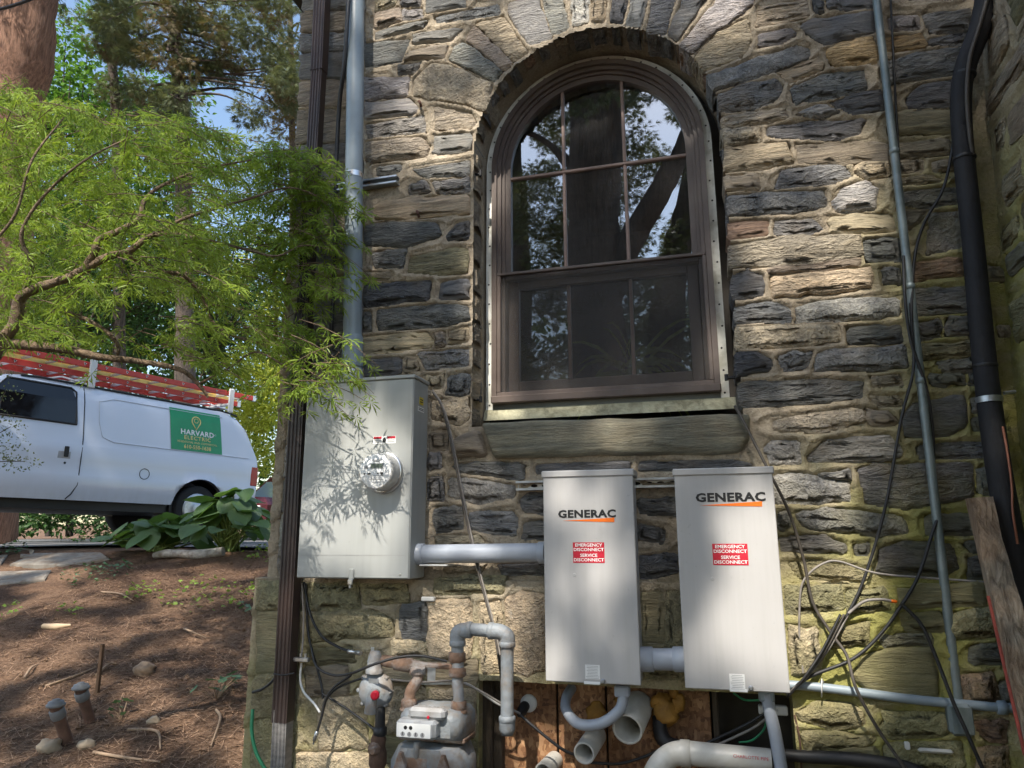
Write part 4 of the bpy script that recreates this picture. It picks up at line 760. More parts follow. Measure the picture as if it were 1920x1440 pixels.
MB().lathe(P(803, 1345, ym-.105), (0, -1, 0), [(0, .006), (.004, .005)], 12).build('red_seal', M_RED, gm)
MB().lathe(P(782, 1390, ym-.09), (0, 0, -1), [(0, .014), (.05, .013), (.06, .008)], 14).build('drip_tube', M_GASG, gm)
MB().box(P(758, 1420, ym-.097), P(800, 1455, ym-.094)).build('name_plate', M_RUST, gm)
# unions above the meter
for pts, lb in (([(784, 1258, -.25), (782, 1275, -.26), (770, 1296, -.28), (767, 1322, -.29)], 'l'), ([(858, 1262, -.25), (858, 1285, -.26), (860, 1300, -.28), (860, 1326, -.29)], 'r')):
    MB().tube(path(pts), .022, 14, sub=5).build('swivel', M_GASG if lb == 'r' else M_RUST, gm)
    c = P(pts[-1][0], pts[-1][1]-12, -.29); MB().lathe(c, (0, 0, -1), [(0, .026), (.004, .032), (.026, .032), (.03, .029), (.034, .036), (.042, .036)], 8 if lb == 'l' else 12).build('union_nut', M_RUST, gm)
    c = P(pts[0][0], pts[0][1], -.25); MB().lathe(c+[0, 0, .022], (0, 0, -1), [(0, .022), (.006, .033), (.03, .036), (.036, .03)], 14).build('union_cap', M_RUST, gm)
MB().box(P(776, 1240, -.235), P(862, 1257, -.265), .006).build('meter_bar', M_RUST, gm)
MB().box(P(802, 1252, -.268), P(816, 1277, -.270)).build('metal_tag', M_GALV, gm)
MB().lathe(P(857, 1222, YG_), (0, 0, -1), [(0, .028), (.003, .036), (.036, .036), (.04, .03)], 6).build('hex_union', M_RUST, gm)
MB().cyl(P(858, 1236, YG_), P(858, 1268, -.25), .026).build('riser', M_GASG, gm)
gr = thing('gas_regulator', P(700, 1340, -.28), 'round grey gas regulator with a red plug', 'gas regulator')
c = P(699, 1297, -.27)
MB().lathe(c+[0, .07, 0], (.08, -1, 0), [(0, .035), (.03, .055), (.036, .072), (.05, .074), (.056, .072), (.075, .06), (.085, .03), (.09, .002)], 32).build('diaphragm_case', M_GASG, gr)
for q in np.linspace(0, 6.283, 8, endpoint=False): MB().lathe(c+[.071*math.cos(q), .03, .071*math.sin(q)], (0, -1, 0), [(0, .009), (.02, .009), (.024, .005)], 8).build('case_bolt', M_GASG, gr)
tz = P(702, 1262, -.26); MB().lathe(tz, (0, 0, 1), [(0, .036), (.016, .036), (.018, .03), (.05, .03), (.07, .026), (.085, .02), (.088, .002)], 22).build('valve_body', M_GASG, gr)
s_ = P(699, 1308, -.36); MB().tube([s_+[0, .02, .02], s_+[0, -.01, -.01], s_+[-.004, -.01, -.055]], [.02, .022, .024], 14, sub=4).build('vent_spout', M_GASG, gr)
MB().lathe(P(704, 1303, -.385), (.15, -1, 0), [(0, .017), (.012, .017), (.015, .013)], 18).build('red_plug', M_RED, gr)
MB().box(P(700, 1303, -.401)+[-.001, -.002, -.009], P(704, 1303, -.401)+[.001, .001, .009]).build('plug_slot', M_RED, gr)
MB().box(P(692, 1272, -.348), P(709, 1282, -.352)).build('maker_plate', M_GALV, gr)
MB().box(P(696, 1213, -.26), P(701, 1226, -.263)).build('seal_tag', M_GALV, gr)
rp = thing('gas_service_pipe', P(712, 1440, -.25), 'rusty gas service pipe and cock below the regulator', 'gas pipe')
MB().cyl(P(713, 1300, -.25), P(713, 1378, -.25), .020, 14).build('pipe', M_BLK, rp)
MB().lathe(P(713, 1362, -.25), (0, 0, -1), [(0, .02), (.004, .028), (.03, .028), (.036, .022)], 12).build('coupling', M_BLK, rp)
MB().lathe(P(710, 1376, -.25), (0, 0, -1), [(0, .024), (.02, .032), (.05, .028), (.07, .036), (.11, .036), (.14, .024), (.25, .022)], 12).build('gas_cock', M_RUSD, rp)
MB().lathe(P(703, 1404, -.27), (0, -1, 0), [(0, .026), (.01, .028), (.022, .016), (.03, .014)], 10).build('cock_key', M_RUST, rp)
rh = thing('gas_link_pipe', P(745, 1245, -.25), 'peeling rusty pipe between regulator and gas meter', 'gas pipe')
MB().lathe(P(716, 1238, -.25), P(780, 1249, -.25)-P(716, 1238, -.25), [(0, .020), (.02, .024), (.06, .022), (.062, .029), (.13, .029), (.14, .022), (.2, .022)], 14).build('pipe', M_RUST, rh)
# ---------------------------------------------------------------- right hand side pipes
gt = thing('metal_conduit', P(1800, 1340, -.05), 'thin grey green metal conduit running down to a box', 'conduit')
a, b = P(1640, -30, -.05), P(1797, 1322, -.05); M_EMT = pm('emt_grey_green', (.17, .21, .215), .42, .35, var=.2, scale=8, dirt=(.28, .31, .31), dirt_amt=.5, dscale=14)
MB().cyl(b, a, .0165, 16).build('pipe', M_EMT, gt)
for f in (.27, .47, .60): MB().lathe(a+(b-a)*f, b-a, [(0, .0165), (.002, .0195), (.022, .0195), (.024, .0165)], 16).build('coupling', M_EMT, gt)
q = P(1799, 1347, -.06); MB().box(q+[-.040, -.03, -.055], q+[.040, .03, .055], .014).build('conduit_body', M_EMT, gt); MB().box(q+[-.034, -.036, -.046], q+[.034, -.0305, .046], .004).build('cover_plate', M_EMT, gt)
hz = thing('horizontal_conduit', P(1700, 1310, -.06), 'grey plastic conduit running along the foot of the mossy wall', 'conduit')
MB().tube(path([(1478, 1284, -.07), (1520, 1287, -.07), (1580, 1294, -.07), (1700, 1310, -.065), (1800, 1320, -.062), (1900, 1328, -.06), (1960, 1332, -.06)]), .0165, 14, sub=4).build('pipe', M_PVC, hz)
MB().tube([P(1541, 1276, -.075)+[0, -.0, .0], P(1541, 1280, -.098), P(1541, 1296, -.1), P(1541, 1304, -.075)], .009, 8, sub=4, flat=.3).build('strap', M_WHT, hz); MB().lathe(P(1541, 1278, -.07), (0, -1, 0), [(0, .008), (.008, .006)], 10).build('strap_screw', M_GALV, hz)
MB().lathe(P(1868, 1326, -.061), P(1900, 1328, -.06)-P(1868, 1326, -.061), [(0, .0195), (.002, .024), (.03, .024), (.032, .0195)], 16).build('coupling', M_PVC, hz)
bpi = thing('insulated_pipe', P(1900, 1100, -.1), 'fat black foam insulated pipe in the wall corner', 'pipe')
pts = path([(1856, -40, -.12), (1838, 50, -.12), (1812, 120, -.11), (1802, 180, -.10), (1806, 280, -.09), (1822, 430, -.09), (1838, 600, -.09), (1853, 740, -.09), (1876, 900, -.10), (1906, 1060, -.11), (1940, 1230, -.12), (1965, 1380, -.12)])
MB().tube(pts, [.042, .042, .041, .039, .038, .038, .040, .041, .042, .042, .042, .042], 18, sub=6).build('foam_sleeve', M_RUB, bpi)
for i, f in ((2, .3), (4, .1), (6, .6)):
    c = pts[i]+(pts[i+1]-pts[i])*f; MB().lathe(c, pts[i+1]-pts[i], [(0, .0415), (.006, .0435), (.012, .0415)], 18).build('tape_joint', M_BLK, bpi)
c = pts[7]; MB().lathe(c-[0, 0, .01], pts[8]-pts[7], [(0, .0445), (.022, .0445)], 22).build('clamp', M_GALV, bpi); MB().tube([c+[.045, -.02, 0], c+[.085, -.012, .004]], .007, 8).build('clamp_arm', M_GALV, bpi)
MB().tube(path([(1856, -20, -.175), (1836, 50, -.175), (1818, 110, -.165), (1813, 180, -.155), (1818, 250, -.14), (1824, 290, -.12)]), .008, 8, sub=5).build('control_cable', M_CBR, bpi)
one('copper_line', MB().tube(path([(1880, 800, -.13), (1889, 850, -.14), (1897, 910, -.15), (1899, 960, -.155), (1908, 1020, -.15)]), .0045, 8, sub=5), pm('copper_red', (.32, .13, .08), .5, .5), 'thin copper coloured line beside the black insulated pipe', 'pipe')
m, n, b = nmat('weathered_plank'); p = pos(n, 7, 7, .8); f = noise(n, p, 7, 5, .7, .6)
n.links.new(mixc(n, ramp(n, noise(n, pos(n), 6, 3), [(.45, (0, 0, 0)), (.6, (1, 1, 1))]), ramp(n, f, [(.3, (.10, .075, .055)), (.5, (.30, .24, .175)), (.7, (.48, .40, .31))]), ramp(n, f, [(.3, (.14, .085, .05)), (.7, (.46, .33, .22))])), b.inputs['Base Color']); b.inputs['Roughness'].default_value = .85; bump(n, b, f, 1, .03); M_PLANK = m
pk = thing('leaning_plank', P(1930, 1300, -.34), 'weathered split timber plank leaning in the wall corner', 'plank')
A0, A1, B0, B1 = P(1817, 934, -.16), P(1860, 931, -.16), P(1930, 1420, -.40), P(1990, 1418, -.40)
rs = []
for t in np.linspace(0, 1, 12):
    a, b = A0+(B0-A0)*t, A1+(B1-A1)*t; j = rng.normal(0, .0035, 4); rs.append([a+[j[0], 0, 0], (a+b)/2+[0, -.004+j[1], 0], b+[j[2], 0, 0], b+[j[3], .045, 0], a+[0, .045, 0]])
MB().rings(rs, True, False).build('plank', M_PLANK, pk)
e = [A0+(B0-A0)*t+np.array([-.0035, .022, 0]) for t in np.linspace(.42, 1, 6)]; MB().tube(e, .006, 6, flat=.3).build('red_painted_edge', pm('old_red_paint', (.30, .06, .04), .8, var=.3, scale=40), pk)
def cable(pts, r_, mat, label, sub=7, cat='cable'): return one('cable', MB().tube(path(pts), r_*.88, 8, sub=sub), mat, label, cat)
cable([(1378, 762, -.02), (1392, 786, -.07), (1440, 880, -.10), (1480, 962, -.09), (1507, 1050, -.07), (1524, 1130, -.07), (1562, 1192, -.08), (1588, 1230, -.10), (1605, 1290, -.13), (1645, 1365, -.13), (1700, 1445, -.13), (1740, 1510, -.13)], .0068, M_CBR, 'brown cable falling from the window sill corner past the second switch box')
cable([(1792, 245, -.08), (1770, 350, -.05), (1732, 420, -.04), (1714, 490, -.05), (1709, 600, -.07), (1713, 690, -.07), (1690, 785, -.06), (1660, 950, -.06), (1622, 1080, -.06), (1590, 1150, -.07), (1550, 1212, -.08), (1512, 1268, -.09), (1478, 1300, -.08)], .0068, M_BLK, 'black cable crossing the metal conduit and running down to the second switch box')
cable([(1669, -20, -.03), (1680, 200, -.03), (1692, 400, -.03), (1702, 520, -.05), (1712, 640, -.07)], .0055, M_BLK, 'straight thin black cable hanging beside the metal conduit')
cable([(1694, 480, -.06), (1697, 560, -.075), (1708, 640, -.075), (1735, 722, -.06), (1748, 800, -.04), (1752, 900, -.04), (1761, 955, -.05), (1748, 1000, -.07), (1722, 1080, -.07), (1692, 1132, -.07), (1650, 1190, -.08), (1598, 1236, -.09), (1520, 1268, -.09), (1480, 1297, -.08)], .0072, M_BLK, 'black cable swinging out behind the metal conduit and back to the switch box')
cable([(1506, 1262, -.06), (1499, 1200, -.06), (1501, 1110, -.06), (1515, 1078, -.065), (1545, 1056, -.07), (1575, 1053, -.07), (1640, 1074, -.06), (1730, 1083, -.05), (1860, 1092, -.05)], .0048, M_CGR, 'thin grey cable looped on the mossy stones')
cable([(1591, 1150, -.075), (1620, 1128, -.08), (1652, 1124, -.08), (1672, 1127, -.08)], .006, M_CGR, 'short grey cable end with an orange tip')
one('cable_tip', MB().lathe(P(1671, 1127, -.08), P(1682, 1128, -.08)-P(1671, 1127, -.08), [(0, .0065), (.016, .006), (.02, .003)], 8), M_ORG, 'small orange tip on the short grey cable', 'cable end')
cable([(1690, 1132, -.08), (1728, 1172, -.09), (1758, 1240, -.10), (1788, 1318, -.12), (1818, 1385, -.13), (1846, 1450, -.13)], .0075, M_BLK, 'black cable curving down past the conduit box')
for k, (dx, lb) in enumerate(((0, 'outer'), (7, 'middle'), (14, 'inner'))):
    cable([(1590-dx, 1152, -.07-.012*k), (1555-dx, 1214+dx*.5, -.085-.012*k), (1512-dx*.5, 1270+dx*.3, -.095-.012*k), (1476, 1302+dx*.4, -.08)], .0058, (M_CGR, M_CBR, M_BLK)[k], lb+' cable of the bundle entering beside the second switch box')
cable([(811, 735, -.05), (829, 765, -.06), (848, 842, -.07), (872, 965, -.09), (899, 1082, -.10), (926, 1185, -.11), (938, 1260, -.12), (941, 1310, -.1)], .0052, M_CBR, 'brown cable hanging from the meter cabinet down to the gas pipe')
cable([(811, 731, -.05), (833, 768, -.05), (852, 845, -.06), (876, 968, -.08), (903, 1084, -.09), (930, 1188, -.10), (943, 1262, -.12)], .0045, M_CGR, 'thin grey cable paired with the brown one beside the cabinet')
cable([(570, 1092, -.06), (581, 1150, -.09), (603, 1192, -.10), (632, 1212, -.11), (654, 1221, -.14)], .0068, M_BLK, 'black cable curving from the cabinet foot to the regulator')
one('cable_connector', MB().lathe(P(653, 1221, -.14), P(689, 1226, -.2)-P(653, 1221, -.14), [(0, .007), (.004, .010), (.03, .010), (.032, .0075), (.06, .0075), (.062, .009), (.09, .009)], 12), M_SILV, 'silver cable connector beside the regulator', 'connector')
cable([(584, 1216, -.14), (594, 1250, -.17), (625, 1266, -.2), (660, 1262, -.26), (700, 1246, -.35), (745, 1233, -.35), (790, 1230, -.32), (838, 1240, -.28)], .0062, M_BLK, 'black cable arching in front of the gas regulator')
cable([(658, 1266, -.18), (625, 1290, -.17), (610, 1312, -.17), (604, 1340, -.17), (594, 1375, -.17)], .0062, M_BLK, 'black cable end hanging left of the regulator')
one('cable_connector', MB().lathe(P(595, 1371, -.17), P(589, 1390, -.17)-P(595, 1371, -.17), [(0, .006), (.003, .009), (.04, .008), (.042, .004), (.055, .003)], 10), M_GALV, 'dull connector on the hanging black cable end', 'connector')
cable([(690, 1268, -.18), (640, 1286, -.16), (616, 1306, -.15), (606, 1330, -.15)], .0055, M_BLK, 'second black cable behind the hanging cable end')
cable([(566, 1094, -.07), (569, 1150, -.08), (568, 1200, -.09), (565, 1232, -.10)], .005, M_CGR, 'grey cable dropping to the silver splitter')
cable([(574, 1094, -.06), (577, 1180, -.07), (588, 1230, -.08), (602, 1280, -.09), (606, 1310, -.10)], .006, M_BLK, 'black cable hanging straight under the cabinet')
cable([(606, 1302, -.12), (640, 1322, -.13), (680, 1350, -.16), (708, 1372, -.2)], .006, M_BLK, 'black cable sloping down to the gas cock')
cable([(565, 1246, -.10), (563, 1275, -.10), (570, 1298, -.11), (588, 1318, -.13), (600, 1336, -.15)], .0058, M_WHT, 'white cable hanging from the silver splitter')
sp_ = thing('cable_splitter', P(566, 1238, -.10), 'small silver cable splitter beside the downspout', 'splitter'); MB().box(P(555, 1231, -.09), P(577, 1242, -.115), .003).build('splitter_body', M_SILV, sp_)
for x, y in ((564, 1228), (573, 1229), (565, 1247)): MB().lathe(P(x, y, -.102)-[0, 0, .008], (0, 0, 1), [(0, .006), (.016, .006)], 8).build('port', M_SILV, sp_)
cable([(728, 1274, -.14), (790, 1279, -.13), (850, 1277, -.13), (890, 1290, -.12), (945, 1322, -.1), (975, 1338, -.06)], .0055, M_CGR, 'grey cable passing behind the gas meter')
cable([(790, 1282, -.12), (850, 1282, -.12), (880, 1284, -.11), (930, 1318, -.08), (960, 1330, -.02)], .005, M_WHT, 'pale cable passing behind the gas meter')
cable([(975, 1340, -.07), (1000, 1362, -.07), (1050, 1402, -.06), (1084, 1418, -.03)], .0072, M_BLK, 'black cable from the wall plate to the narrow open pipe')
cable([(1108, 1430, .05), (1160, 1432, .04), (1205, 1420, .03), (1240, 1404, .02)], .0065, M_BLK, 'black cable running along the foot of the strand board')
cable([(1292, 1408, -.02), (1350, 1382, -.02), (1400, 1358, -.03), (1436, 1336, -.06)], .0062, M_BLK, 'black cable sloping up to the junction plate')
cable([(1310, 1412, -.02), (1360, 1390, -.02), (1410, 1366, -.03), (1440, 1345, -.06)], .0055, M_CGR, 'grey cable sloping up to the junction plate')
M_GRN = pm('green_jacket', (.02, .22, .09), .45, var=.1)
cable([(1376, 1300, -.10), (1396, 1312, -.06), (1424, 1313, -.08)], .0045, M_GRN, 'green ground wire under the second switch box')
cable([(1385, 1392, -.02), (1410, 1388, -.02), (1432, 1368, -.03), (1438, 1345, -.05)], .0045, M_GRN, 'green ground wire curving below the junction plate')
one('white_scrap', MB().box(P(1719, 1400, -.05), P(1790, 1416, -.07), .008), M_PVCW, 'chipped white plastic strip at the foot of the mossy wall', 'plastic strip')
one('pipe_bracket', MB().box(P(1694, 1389, -.05), P(1708, 1407, -.07), .003), M_WHT, 'small pale pipe bracket low on the mossy wall', 'bracket')
cable([(1490, 1340, -.05), (1500, 1390, -.06), (1503, 1450, -.06)], .004, M_RUSD, 'thin rusty wire low beside the dropping conduit')
one('lead_scrap', MB().box(P(789, 1119, FY-.03), P(818, 1127, FY-.002), .004), M_WHT, 'pale strip with a red end on the foundation ledge', 'strip')
# ---------------------------------------------------------------- ground
def gz(x, y):
    x, y = np.asarray(x, float), np.asarray(y, float)
    z = np.where(y < 0, np.maximum(.34+.22*y, .0), np.where(y < 4.3, .34+.238*y, 1.363+.010*(y-4.3)))
    z = np.where(y > 30, z+(y-30)*.02, z)
    f = np.clip((x+2.1)/.5, 0, 1); z = z*(1-f)+np.minimum(z, .12)*f
    r_ = np.clip((4.6-y)/1.0, 0, 1)
    return z+r_*(.022*np.sin(x*3.1+y*1.7)*np.sin(y*2.6-x)+.010*np.sin(x*9+1)*np.sin(y*8))
def G(px, py):
    d = ray(px, py); t = .8
    for _ in range(4000):
        p = CAM+d*t
        if p[2] <= float(gz(p[0], p[1])): return p
        t += .01
    return p
xs = np.concatenate([-np.geomspace(160, 9.2, 26), np.arange(-9, 3, .055), np.geomspace(3.1, 160, 26)])
ys = np.concatenate([-np.geomspace(160, 6.2, 22), np.arange(-6, 6, .06), np.geomspace(6.1, 260, 34)])
XX, YY = np.meshgrid(xs, ys, indexing='ij'); ZZ = gz(XX, YY)+rng.normal(0, .006, XX.shape)*(np.abs(XX+3) < 7)*(YY < 4.3)*(YY > -3)
idx = np.arange(XX.size).reshape(XX.shape)
m, n, b = nmat('needle_soil'); p = pos(n); f = noise(n, p, 1.3, 4, .6); g = noise(n, p, 45, 5, .75, .6); h2 = noise(n, pos(n, 1, 1, 1), 12, 4, .7)
c1 = mixc(n, ramp(n, f, [(.4, (0, 0, 0)), (.62, (1, 1, 1))]), ramp(n, g, [(.3, (.085, .05, .032)), (.55, (.235, .145, .092)), (.75, (.40, .265, .18))]), ramp(n, g, [(.3, (.05, .032, .021)), (.6, (.15, .09, .06)), (.8, (.29, .195, .13))]))
n.links.new(c1, b.inputs['Base Color']); b.inputs['Roughness'].default_value = .95; b.inputs['Specular IOR Level'].default_value = .15; bump(n, b, math_(n, 'ADD', g, h2), 1, .03); M_SOIL = m
tag(npmesh('ground', np.stack([XX.ravel(), YY.ravel(), ZZ.ravel()], 1), np.stack([idx[:-1, :-1], idx[1:, :-1], idx[1:, 1:], idx[:-1, 1:]], -1).reshape(-1, 4), M_SOIL, smooth=True, loc=(0, 0, 0)), 'brown needle covered earth bank beside the house', 'ground', kind='structure')
M_ASPH = pm('asphalt', (.125, .125, .128), .9, var=.25, scale=3, dirt=(.2, .19, .175), dirt_amt=.5, dscale=7, bmp=.01, bscale=120)
e0, e1, e2 = G(-200, 1036), G(230, 1026), G(540, 1040)
dp = [e0, (e0+e1)/2, e1, (e1+e2)/2, e2, e2+np.array([1.6, .6, 0]), np.array([4, 16, 0]), np.array([-24, 16, 0]), np.array([-24, e0[1]-.6, 0])]
nu, nv = 40, 26; A_ = np.array([np.interp(np.linspace(0, 1, nu), np.linspace(0, 1, 6), [q[i] for q in (dp[8], dp[0], dp[2], dp[4], dp[5], dp[5]+np.array([3, 0, 0]))]) for i in range(2)]).T
vs_ = []
for u in range(nu):
    for v in range(nv):
        t = v/(nv-1); x, y = A_[u][0]+t*.9*(15.5-A_[u][1])*.25, A_[u][1]+t*(15.5-A_[u][1])
        vs_.append((x, y, max(float(gz(x, y)), 1.33)+.03+.004*math.sin(x*2)))
vs_ = np.array(vs_); I = np.arange(nu*nv).reshape(nu, nv)
tag(npmesh('driveway', vs_, np.stack([I[:-1, :-1], I[1:, :-1], I[1:, 1:], I[:-1, 1:]], -1).reshape(-1, 4), M_ASPH, smooth=True), 'grey asphalt driveway under the van', 'driveway', kind='structure')
M_FLAG = pm('flagstone_grey', (.24, .22, .19), .95, var=.25, scale=5, spec=.1, dirt=(.14, .095, .06), dirt_amt=.8, bmp=.004, bscale=30)
PTH = tag(link(bpy.data.objects.new('path', None), None, Vector(G(80, 1062))), 'short path of grey flagstones below the driveway', 'path', kind='structure')
for poly in (((62, 1041), (190, 1040), (206, 1052), (110, 1063), (18, 1061)), ((-60, 1078), (96, 1073), (84, 1090), (-60, 1108)), ((34, 1030), (64, 1035), (60, 1047), (38, 1046)), ((-60, 1046), (14, 1044), (2, 1060), (-60, 1064))):
    q = [G(*p_)+[0, 0, .02] for p_ in poly]; MB().prism([p_-[0, 0, .06] for p_ in q], (0, 0, .07), .15).build('flagstone', M_FLAG, PTH)
# litter
nd = 15000; u = rng.uniform(-40, 520, nd); v = 1050+(rng.uniform(0, 1, nd)**.8)*430; pts = []
gx, gy = rng.uniform(-6.2, -1.95, 90000), rng.uniform(-1.6, 4.0, 90000); ok = (gx < -2.22) | (gy < -.35); gx, gy = gx[ok][:26000], gy[ok][:26000]
L = rng.uniform(.02, .075, len(gx)); a = rng.uniform(0, 6.283, len(gx)); el = rng.normal(0, .16, len(gx)); zc = gz(gx, gy)+rng.uniform(.002, .02, len(gx)); w2 = rng.uniform(.0008, .0019, len(gx))
dx, dy, dz = np.cos(a)*L, np.sin(a)*L, el*L*.6; px_, py_ = -np.sin(a)*w2, np.cos(a)*w2
V0 = np.stack([gx-dx-px_, gy-dy-py_, zc-dz], 1); V1 = np.stack([gx-dx+px_, gy-dy+py_, zc-dz], 1); V2 = np.stack([gx+dx+px_, gy+dy+py_, zc+dz+.004], 1); V3 = np.stack([gx+dx-px_, gy+dy-py_, zc+dz+.004], 1)
V = np.stack([V0, V1, V2, V3], 1).reshape(-1, 3)
tag(npmesh('needle_litter', V, np.arange(len(V)).reshape(-1, 4), pm('dry_needles', (.31, .195, .12), .8, var=.6, scale=40)), 'dry brown needles scattered over the earth bank', 'needles', kind='stuff')
kc = 5200; cx_, cy_ = rng.uniform(-5.8, -1.95, kc), rng.uniform(-1.4, 3.8, kc); okc = (cx_ < -2.22) | (cy_ < -.3); cx_, cy_ = cx_[okc], cy_[okc]; kc = len(cx_)
OV = np.array([(1, 0, 0), (-1, 0, 0), (0, 1, 0), (0, -1, 0), (0, 0, 1), (0, 0, -1.)]); OF = np.array([(0, 2, 4), (2, 1, 4), (1, 3, 4), (3, 0, 4), (2, 0, 5), (1, 2, 5), (3, 1, 5), (0, 3, 5)])
sz_ = rng.uniform(.004, .011, kc)*(1+1.6*(rng.uniform(0, 1, kc) > .95)); CV = OV[None]*sz_[:, None, None]*rng.uniform(.5, 1.3, (kc, 6, 1))+np.stack([cx_, cy_, gz(cx_, cy_)+.003], 1)[:, None, :]
tag(npmesh('soil_clods', CV.reshape(-1, 3), (OF[None]+(np.arange(kc)*6)[:, None, None]).reshape(-1, 3), pm('clod_earth', (.14, .085, .05), .95, var=.6, scale=30)), 'crumbs of soil and bark on the earth bank', 'soil', kind='stuff')
M_STK = pm('stick_bark', (.27, .19, .125), .85, var=.3, scale=20)
for k, (a, b_) in enumerate((((190, 1112), (250, 1130)), ((345, 1182), (386, 1200)), ((180, 1270), (218, 1249)), ((85, 1290), (180, 1255)), ((45, 1275), (70, 1250)), ((175, 1415), (300, 1435)), ((240, 1372), (300, 1410)), ((405, 1335), (395, 1405)))):
    A_, B_2 = G(*a)+[0, 0, .012], G(*b_)+[0, 0, .016]; md = (A_+B_2)/2+rng.normal(0, .03, 3)*[1, 1, .3]+[0, 0, .012]
    one('stick', MB().tube([A_, md, B_2], [.009, .008, .004], 6, sub=4), M_STK, ('thin dark stick lying high on the bank below the flagstones', 'bent stick lying towards the foundation on the bank', 'short stick lying just below the wooden stake', 'long stick pointing at the wooden stake foot', 'short stick lying above the capped standpipes', 'long curved stick at the very foot of the bank', 'stick lying on bare earth right of the pale flat rock', 'upright thin root below the ivy clump')[k], 'stick', 'sticks on the bank')
lp = [G(80, 1178)+[0, 0, .015], G(105, 1180)+[0, 0, .02], G(132, 1176)+[0, 0, .015]]; one('driftwood_piece', MB().tube(lp, [.022, .028, .012], 8, sub=4), pm('pale_wood', (.42, .32, .21), .8, var=.25), 'short pale curved piece of wood on the bank', 'wood')
lg = thing('log', G(350, 1048), 'pale weathered log lying in front of the hostas', 'log')
A_, B_2 = G(288, 1049), G(418, 1043); ps_ = [A_+(B_2-A_)*t+np.array([0, 0, .045+.015*math.sin(t*7)]) for t in np.linspace(0, 1, 7)]
MB().tube(ps_, [.035, .05, .045, .048, .06, .055, .05], 10, sub=3).build('trunk', pm('bleached_log', (.42, .39, .35), .85, var=.35, scale=16, dirt=(.16, .12, .09), dirt_amt=.7, dscale=14, bmp=.02, bscale=22), lg)
M_RCK = pm('pebble', (.34, .27, .19), .85, var=.2, bmp=.003)
for (x, y, r_, lb) in ((93, 1408, .055, 'smooth rounded tan rock at the foot of the bank'), (162, 1402, .04, 'pale flat rock half buried beside the capped pipe'), (270, 1262, .06, 'rough broken stump piece on the bank'), (288, 1355, .03, 'small angular rock on bare earth')):
    c = G(x, y); one('rock', blob(c+[0, 0, r_*.35], r_, None, (1.2, 1, .75), .3), M_RCK if r_ != .06 else M_STK, lb, 'rock')
M_CAPG = pm('pipe_cap_grey', (.20, .205, .21), .6, var=.2); M_PIPR = pm('pipe_earth_red', (.15, .085, .06), .85, var=.3, scale=18, bmp=.003)
for (x, y, tx, ty, lb) in ((170, 1355, 150, 1290, 'taller capped standpipe leaning out of the bank'), (128, 1395, 103, 1322, 'shorter capped standpipe next to the rounded rock')):
    a = G(x, y); dd = np.linalg.norm(a-CAM)/np.linalg.norm(ray(x, y)); b_ = PD(tx, ty, dd*.985); t = thing('standpipe', a, lb, 'pipe'); d = b_-a; Ld = np.linalg.norm(d)
    MB().cyl(a-d*.3, b_, .030, 14).build('pipe', M_PIPR, t); MB().lathe(b_-d*.32, d, [(0, .033), (.01, .038), (Ld*.2, .038), (Ld*.22, .034)], 16).build('collar', M_CAPG, t)
    MB().lathe(b_-d*.05, (d[0]*.3, d[1]*.3, 1), [(0, .034), (.004, .046), (.016, .047), (.018, .040), (.03, .038), (.032, .020), (.04, .018)], 18).build('cap', M_CAPG, t)
a = G(182, 1300); one('wooden_stake', MB().box(a+[-.011, -.011, -.1], a+[.011, .011, .30], .003), pm('stake_wood', (.10, .06, .035), .9), 'thin wooden stake upright in the bank', 'stake')
one('garden_hose', MB().tube([P(474, 1330, FY-.05), P(472, 1370, FY-.07), P(480, 1410, FY-.09), P(500, 1445, FY-.1), P(540, 1490, FY-.1)], .008, 8, sub=6), M_GRN, 'green garden hose against the foundation corner', 'hose')
cable([(474, 1298, FY-.03), (492, 1292, FY-.06), (510, 1278, FY-.08), (520, 1262, FY-.08)], .007, M_BLK, 'black cable tucked behind the downspout foot')
# ---------------------------------------------------------------- leafy ground plants
def heart(L, W, cup, n1=6):
    vs_ = []; ws = [.0, .62, .95, 1.0, .82, .48, .0]; ts = [-.08, .02, .2, .42, .64, .85, 1.0]
    for t, w_ in zip(ts, ws):
        for s_ in (-1, -.5, 0, .5, 1): vs_.append(((t*L)-(abs(s_) > .8)*(t < .05)*.06*L, s_*w_*W/2, cup*W*(s_*s_)*w_-.16*L*t*t))
    return vs_, [(i*5+j, i*5+j+1, i*5+j+6, i*5+j+5) for i in range(6) for j in range(4)]
m, n, b = nmat('hosta_leaf'); p = pos(n); f = noise(n, p, 6, 3); oi = n.nodes.new('ShaderNodeObjectInfo')
n.links.new(mixc(n, oi.outputs['Random'], mixc(n, f, (.06, .125, .03), (.095, .18, .045)), mixc(n, f, (.085, .15, .08), (.12, .20, .085))), b.inputs['Base Color']); b.inputs['Roughness'].default_value = .42
tl = n.nodes.new('ShaderNodeBsdfTranslucent'); tl.inputs[0].default_value = (.16, .30, .04, 1); mx = n.nodes.new('ShaderNodeMixShader'); mx.inputs[0].default_value = .25
n.links.new(b.outputs[0], mx.inputs[1]); n.links.new(tl.outputs[0], mx.inputs[2]); n.links.new(mx.outputs[0], n.nodes['Material Output'].inputs[0]); M_HOSTA = m
wv = N(n, 'ShaderNodeTexWave', i_Scale=38.0, i_Distortion=1.0); n.links.new(N(n, 'ShaderNodeTexCoord').outputs['Object'], wv.inputs['Vector']); wv.bands_direction = 'Y'; bump(n, b, wv.outputs[0], .5, .006)
M_PET = leafmat('hosta_stalk', (.10, .16, .04), (.22, .30, .09), .2)
